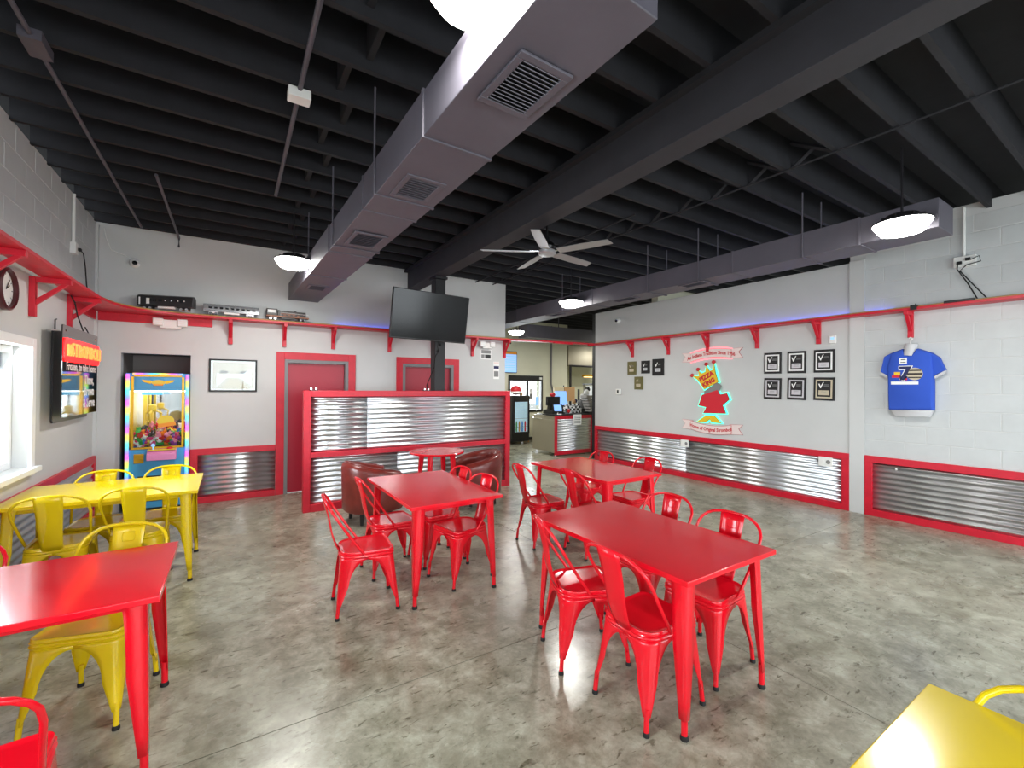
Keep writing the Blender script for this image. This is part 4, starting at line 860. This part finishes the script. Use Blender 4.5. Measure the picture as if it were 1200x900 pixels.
# outlets, thermostat, conduit box on the right wall
for lab, px_ in (('white double outlet cover on the long right wainscot, under the ribbon sign', (802.5, 519.5)), ('white double outlet cover at the near end of the long right wainscot', (967.5, 541))):
    q = onx(*px_, XR-.03); root = thing('outlet_cover', lab, 'outlet', M=wallM('right', (XR-.028, q.y, q.z))); B(-.085, .085, -.065, .065, 0, .012).build('plate', 'white_plastic', root, bevel=.003)
    for s in (-1, 1): MB().lathe([(.028, .012), (.028, .015), (.02, .016)], 16, (s*.036, 0, 0)).build('socket', 'print_grey' if s > 0 else 'white_plastic', root)
q = onx(725.5, 459, XR); root = thing('thermostat', 'small white thermostat below the small plaques', 'thermostat', M=wallM('right', (XR, q.y, q.z))); B(-.075, .06, -.06, .06, 0, .03).build('case', 'white_plastic', root, bevel=.008); B(-.035, .012, -.03, .035, .03, .032).build('display', 'print_black', root)
q = onx(976.5, 398, XR); root = thing('wall_sensor', 'white keypad sensor above the framed plaques beside the bracket', 'sensor', M=wallM('right', (XR, q.y, q.z))); B(-.04, .04, -.055, .055, 0, .03).build('case', 'white_plastic', root, bevel=.006); B(-.02, .02, 0, .03, .03, .032).build('display', 'screen_blue', root)
q = onx(1132, 307, XR); root = thing('power_outlet', 'white four-way outlet box with cords high above the blue T-shirt', 'outlet', M=wallM('right', (XR, q.y, q.z)))
B(-.09, .09, -.06, .06, .005, .06).build('box', 'white_plastic', root, bevel=.004); MB().tube([(-.01, .06, .03), (-.01, .62, .03)], .014, 8).build('conduit', 'white_plastic', root)
MB().box(-.06, -.02, -.03, 0, .06, .09).box(.01, .05, .0, .03, .06, .09).build('plug', 'black_rubber', root)
MB().tube([(-.05, -.03, .08), (-.06, -.08, .06), (.02, -.25, .03), (.1, -.45, .03)], .006, 6).tube([(.05, .0, .09), (.12, .03, .08), (.13, -.03, .07), (.02, -.05, .08), (-.04, -.1, .05), (.08, -.3, .03), (.18, -.46, .03)], .006, 6).build('cord', 'black_rubber', root)
q = onx(1123, 351, 6.86); tag(B(6.85, 6.93, q.y-.13, q.y+.12, 2.6245, 2.655).build('power_adapter', 'black_plastic', bevel=.006), 'flat black power box lying on the right shelf', 'adapter')
q = onx(1071, 358, 6.83); root = thing('spring_clamp', 'small black clamp on the right shelf edge above the T-shirt', 'clamp', (6.825, q.y, 2.6)); MB().box(-.02, .03, -.03, .03, .026, .045).box(-.02, -.006, -.03, .03, -.012, .026).build('jaw', 'black_plastic', root); MB().tube([(-.02, -.02, .04), (-.05, -.03, .05)], .006, 6).build('handle', 'black_plastic', root)
# ------------------------------------------------------------------ service counter and what stands on it
cx0, cx1, cy0, cz = 6.44, 8.3, 8.2, .985
root = thing('service_counter', 'service counter with corrugated red framed front and stainless side', 'counter', (cx0, cy0, 0)); L = cx1-cx0
B(.02, L, .03, .9, .09, cz-.03).build('body', 'steel_brushed', root); B(0, .02, .03, .92, .09, .86).build('side_panel', 'steel_brushed', root, bevel=.003)
for n_, a in (('stile', (0, .07, 0, .03, .03, cz-.02)), ('stile', (1.2-.05, 1.2+.02, 0, .03, .03, cz-.02)), ('stile', (L-.07, L, 0, .03, .03, cz-.02)), ('top_rail', (.07, L-.07, 0, .03, cz-.1, cz-.02)), ('bottom_rail', (.07, L-.07, 0, .03, .03, .12))): B(*a).build(n_, 'red_wood', root, bevel=.003)
o = corrugated(.07, L-.07, .12, cz-.1, amp=.011).build('corrugated_sheet', 'galvanised', root, smooth=80, solid=.001); o.location = (0, .016, 0)
B(-.01, L, -.02, .5, cz-.02, cz+.01).build('worktop', 'steel_black', root, bevel=.004); B(-.01, .03, .5, .95, .86, .875).build('side_worktop', 'chrome', root)
for x, y in ((.08, .85), (.1, .1), (L-.1, .1)): MB().tube([(x, y, 0), (x, y, .1)], .02, 8).build('foot', 'chrome', root)
pn = B(.54, .80, -.024, -.021, .73, cz+.0).build('paper_notice', 'paper', root)
for k in range(5): B(.57, .77, -.0255, -.024, .77+.04*k, .785+.04*k).build('print_line', 'print_grey', pn, smooth=0)
def onc(px, dy=.2): return ony(px, 485, cy0+dy).x
zc = cz+.01
root = thing('cash_register', 'black point of sale terminal on the counter left end', 'register', (onc(653), cy0+.36, zc))
B(-.17, .17, -.2, .2, 0, .1).build('cash_drawer', 'black_plastic', root, bevel=.01); MB().prism([(-.02, .1), (.1, .1), (.04, .32), (0, .32)], -.12, .16, 'x').build('screen_stand', 'black_plastic', root); B(-.2, .2, -.02, .04, .2, .42).build('monitor', 'black_plastic', root, bevel=.01)
root = thing('customer_tablet', 'small tilted blue customer screen on the counter', 'tablet', (onc(654.5, .03), cy0+.03, zc), R(-14)); o = B(-.12, .12, -.012, .012, .06, .25).xf(Matrix.Rotation(R(-20), 4, 'X')).build('housing', 'black_plastic', root); B(-.1, .1, -.0135, -.012, .08, .235).xf(Matrix.Rotation(R(-20), 4, 'X')).build('screen', 'screen_blue', o); B(-.06, .06, -.05, .12, 0, .02).build('stand_foot', 'chrome', root); MB().tube([(0, .04, .02), (0, .06, .12)], .015).build('stand', 'chrome', root)
root = thing('order_monitor', 'pale blue monitor behind the point of sale terminal', 'monitor', (onc(656.5, .55), cy0+.42, zc), R(8)); B(-.2, .2, 0, .03, .2, .56).xf(Matrix.Rotation(R(-10), 4, 'X')).build('panel', 'screen_blue', root); B(-.1, .1, -.0, .08, 0, .2).build('stand', 'black_plastic', root)
tag(MB().ball((0, 0, .05), .07, 12, (1, 1, .7)).xf(T(onc(646, .2), cy0+.15, zc+.42)).build('red_bowl', 'print_red'), 'small red thing perched on the point of sale terminal', 'bowl')
m = mat('checker_foil', (.8, .8, .8), .4); t, b = nodes(m); ck_ = t.nodes.new('ShaderNodeTexChecker'); ck_.inputs['Scale'].default_value = 16; ck_.inputs[1].default_value = (.8, .8, .8, 1); ck_.inputs[2].default_value = (.02, .02, .02, 1); t.links.new(geopos(t), ck_.inputs[0]); t.links.new(ck_.outputs[0], b.inputs['Base Color'])
root = thing('snack_bag', 'crumpled black and white snack bags heaped on the counter', 'bag', (onc(671, .2), cy0+.2, zc))
for x_, z_, rr_ in ((-.16, .1, 20), (.03, .12, -15), (.18, .09, 60)):
    q = MB().ball((0, 0, 0), .12, 14, (1.15, .55, .9)); q.v = [(x+random.uniform(-.02, .02), y+random.uniform(-.015, .015), z+random.uniform(-.025, .025)) for x, y, z in q.v]
    q.xf(T(x_, .02*(x_ > 0), z_) @ Matrix.Rotation(R(rr_), 4, 'Y')).build('bag', 'checker_foil', root, smooth=0)
MB().prism([(-.19+.045*math.cos(2*math.pi*k/14), .07+.045*math.sin(2*math.pi*k/14)) for k in range(14)], -.085, -.06, 'y').build('bag_emblem', 'print_red', root)
root = thing('bag_stack', 'leaning stack of paper trays at the counter right end', 'paper trays', (onc(690, .12), cy0+.12, zc), 0)
for k in range(6): B(-.13, .13, -.12, .12, .04+.07*k, .10+.07*k).xf(T(.1-.03*k, 0, 0)).build('tray', 'bag_grey', root, bevel=.008)
B(-.1, .2, -.13, .13, 0, .04).build('base', 'black_plastic', root)
root = thing('snack_display', 'cluster of goods behind the snack bag on the counter', 'goods', (onc(678, .5), cy0+.48, zc))
for x, z, m_, s in ((-.2, .12, 'cream_bag', .09), (-.12, .3, 'navy', .05), (-.18, .28, 'cardboard', .06), (.05, .2, 'print_grey', .12), (.12, .4, 'print_white', .08), (.1, .3, 'print_black', .07), (.25, .5, 'print_white', .09), (.3, .3, 'bag_grey', .11), (.32, .6, 'print_black', .05)):
    MB().ball((x, 0, z), s, 10, (1, .7, 1.2)).build('packet', m_, root)
MB().box(-.25, .4, -.05, .15, 0, .1).box(.02, .06, .05, .09, .1, .6).box(.28, .32, .05, .09, .1, .65).build('stand', 'print_black', root)
root = thing('paper_holder', 'clear box with cups at the counter left end', 'container', (6.53, cy0+.75, .875)); MB().lathe([(.06, 0), (.075, .1), (.07, .11)], 14).build('cup', 'silver_plate', root)
# beverage cooler
q = ony(606, 515, 10.75); root = thing('beverage_cooler', 'black glass-door drinks cooler beside the service window', 'cooler', (q.x-.05, 10.45, 0)); W2 = .3
MB().box(-W2, W2, .04, .6, .08, 1.4).build('cabinet', 'black_plastic', root, bevel=.01); dr = MB().box(-W2+.02, -W2+.07, 0, .04, .3, 1.37).box(W2-.07, W2-.02, 0, .04, .3, 1.37).box(-W2+.07, W2-.07, 0, .04, .3, .36).box(-W2+.07, W2-.07, 0, .04, 1.22, 1.37).build('door', 'black_plastic', root); B(-W2+.07, W2-.07, .03, .039, .36, 1.22).build('lit_interior', 'cooler_lit', root)
B(-W2+.07, W2-.07, .005, .009, .36, 1.22).build('pane', 'glass', dr, smooth=0)
for k in range(3): B(-W2+.07, W2-.07, .012, .03, .5+.24*k, .51+.24*k).build('rack', 'chrome', root)
for x in (-W2+.08, W2-.08): MB().lathe([(.035, 0), (.035, .08)], 12, (x, .3, 0)).build('foot', 'chrome', root)
for k in range(8):
    o = MB().lathe([(.022, 0), (.024, .1), (.01, .14), (.01, .16)], 10).build('bottle', ['bottle_green', 'bottle_amber', 'plush_1', 'plush_6'][k % 4]); o.location = (q.x-.05-.16+.1*(k % 4), 10.472, (.37, .51)[k//4]); tag(o, 'small %s drink bottle on the %s rack inside the lit cooler' % (['green', 'amber', 'blue', 'red'][k % 4], ('bottom', 'second')[k//4]), 'bottle', 'bottles in the cooler')
root = thing('striped_helmet', 'red and white rounded ornament on top of the drinks cooler', 'ornament', (q.x-.15, 10.6, 1.4)); MB().ball((0, 0, .15), .15, 16, (1.1, 1, .9)).build('shell', 'print_red', root); MB().ball((0, -.02, .09), .155, 16, (1.1, 1, .35)).build('white_band', 'print_white', root); MB().ball((.14, -.05, .04), .05, 10).build('fringe', 'cardboard', root)
q = ony(614.5, 512, 10.9); root = thing('step_stool', 'small yellow step stool between the cooler and the far wall', 'stool', (q.x, 10.95, 0)); B(-.12, .12, -.12, .12, .24, .28).build('step', 'yellow_stool', root, bevel=.01)
for s in (-1, 1):
    for r_ in (-1, 1): MB().tube([(s*.09, r_*.09, .24), (s*.11, r_*.11, 0)], .016, 6).build('leg', 'yellow_stool', root)
a, b_ = ony(588, 411, YFAR-.08), ony(606, 437, YFAR-.08); root = thing('menu_screen', 'bright blue menu screen on the cream far wall', 'screen', M=wallM('back', ((a.x+b_.x)/2, YFAR, (a.z+b_.z)/2))); w_, h_ = (b_.x-a.x)/2, (a.z-b_.z)/2
B(-w_, w_, -h_, h_, .03, .07).build('housing', 'black_plastic', root); B(-w_+.015, w_-.015, -h_+.015, h_-.015, .07, .072).build('display', 'screen_blue', root); B(-w_+.015, w_-.015, h_-.09, h_-.015, .072, .0735).build('menu_heading', 'orange_print', root)
for k in range(9): B(-w_+.05, w_-.05, -h_+.07+.055*k, -h_+.082+.055*k, .072, .0735).build('menu_line', 'photo_pale', root, smooth=0)
q = ony(645.5, 430, YFAR); tag(MB().tube([(q.x, YFAR-.02, 3.6), (q.x, YFAR-.02, 1.75), (q.x+.1, YFAR-.02, 1.45), (q.x+.17, YFAR-.02, 1.1)], .03, 8).build('wall_conduit', 'grey_frame'), 'grey conduit running down the cream far wall behind the counter', 'conduit')
# kitchen glimpse: hood, shelf rack, warm lamp
root = thing('kitchen_hood', 'stainless kitchen hood seen past the black post', 'hood', (9.5, 11.4, 2.35)); MB().prism([(0, 0), (0, .7), (.9, .7), (.9, .25)], 0, 2.0, 'x').build('canopy', 'steel_brushed', root); MB().tube([(.02, -.05, .02), (1.9, -.05, .02)], .035).build('front_pipe', 'dark_metal', root); MB().tube([(.05, -.05, .02), (.05, -.05, -1.6)], .04).build('drop_pipe', 'dark_metal', root)
root = thing('warming_lamp', 'warm glowing heat lamp strip in the kitchen', 'lamp', (9.2, 10.3, 1.98)); MB().prism([(-.1, 0), (.1, 0), (.06, .07), (-.06, .07)], 0, .9, 'x').build('reflector', 'gold', root); B(.05, .85, -.06, .06, -.012, 0).build('heat_tube', 'warm_lamp', root); MB().tube([(.45, 0, .07), (.45, 0, 1.68)], .008, 6).build('cord', 'black_plastic', root)
root = thing('kitchen_rack', 'white box rack with black rods behind the counter', 'rack', (8.75, 9.35, 0)); MB().box(0, .9, 0, .5, .9, .95).box(0, .9, 0, .5, .1, .14).build('shelf', 'steel_brushed', root)
for x in (.02, .86):
    for y in (.02, .46): MB().tube([(x, y, 0), (x, y, 1.75)], .014, 6).build('post', 'dark_metal', root)
B(.08, .82, .06, .44, .95, 1.7).build('white_box', 'print_white', root, bevel=.02); B(.0, .9, .0, .5, 1.72, 1.76).build('shelf', 'black_plastic', root)
q = ony(661, 463, 9.7); root = thing('cup_display', 'cream and tan picture boxes hanging behind the counter', 'menu board', (q.x-.35, 9.7, 1.25)); B(0, .35, 0, .05, 0, .4).build('left_board', 'cream_bag', root, bevel=.004); B(.37, .75, 0, .05, 0, .4).build('right_board', 'cardboard', root, bevel=.004); MB().tube([(.36, .03, -1.25), (.36, .03, .45)], .016).build('post', 'dark_metal', root); MB().lathe([(.15, -1.25), (.15, -1.22)], 16, (.36, .03, 0)).build('base', 'dark_metal', root)  # boards in plain cream and tan, no emission
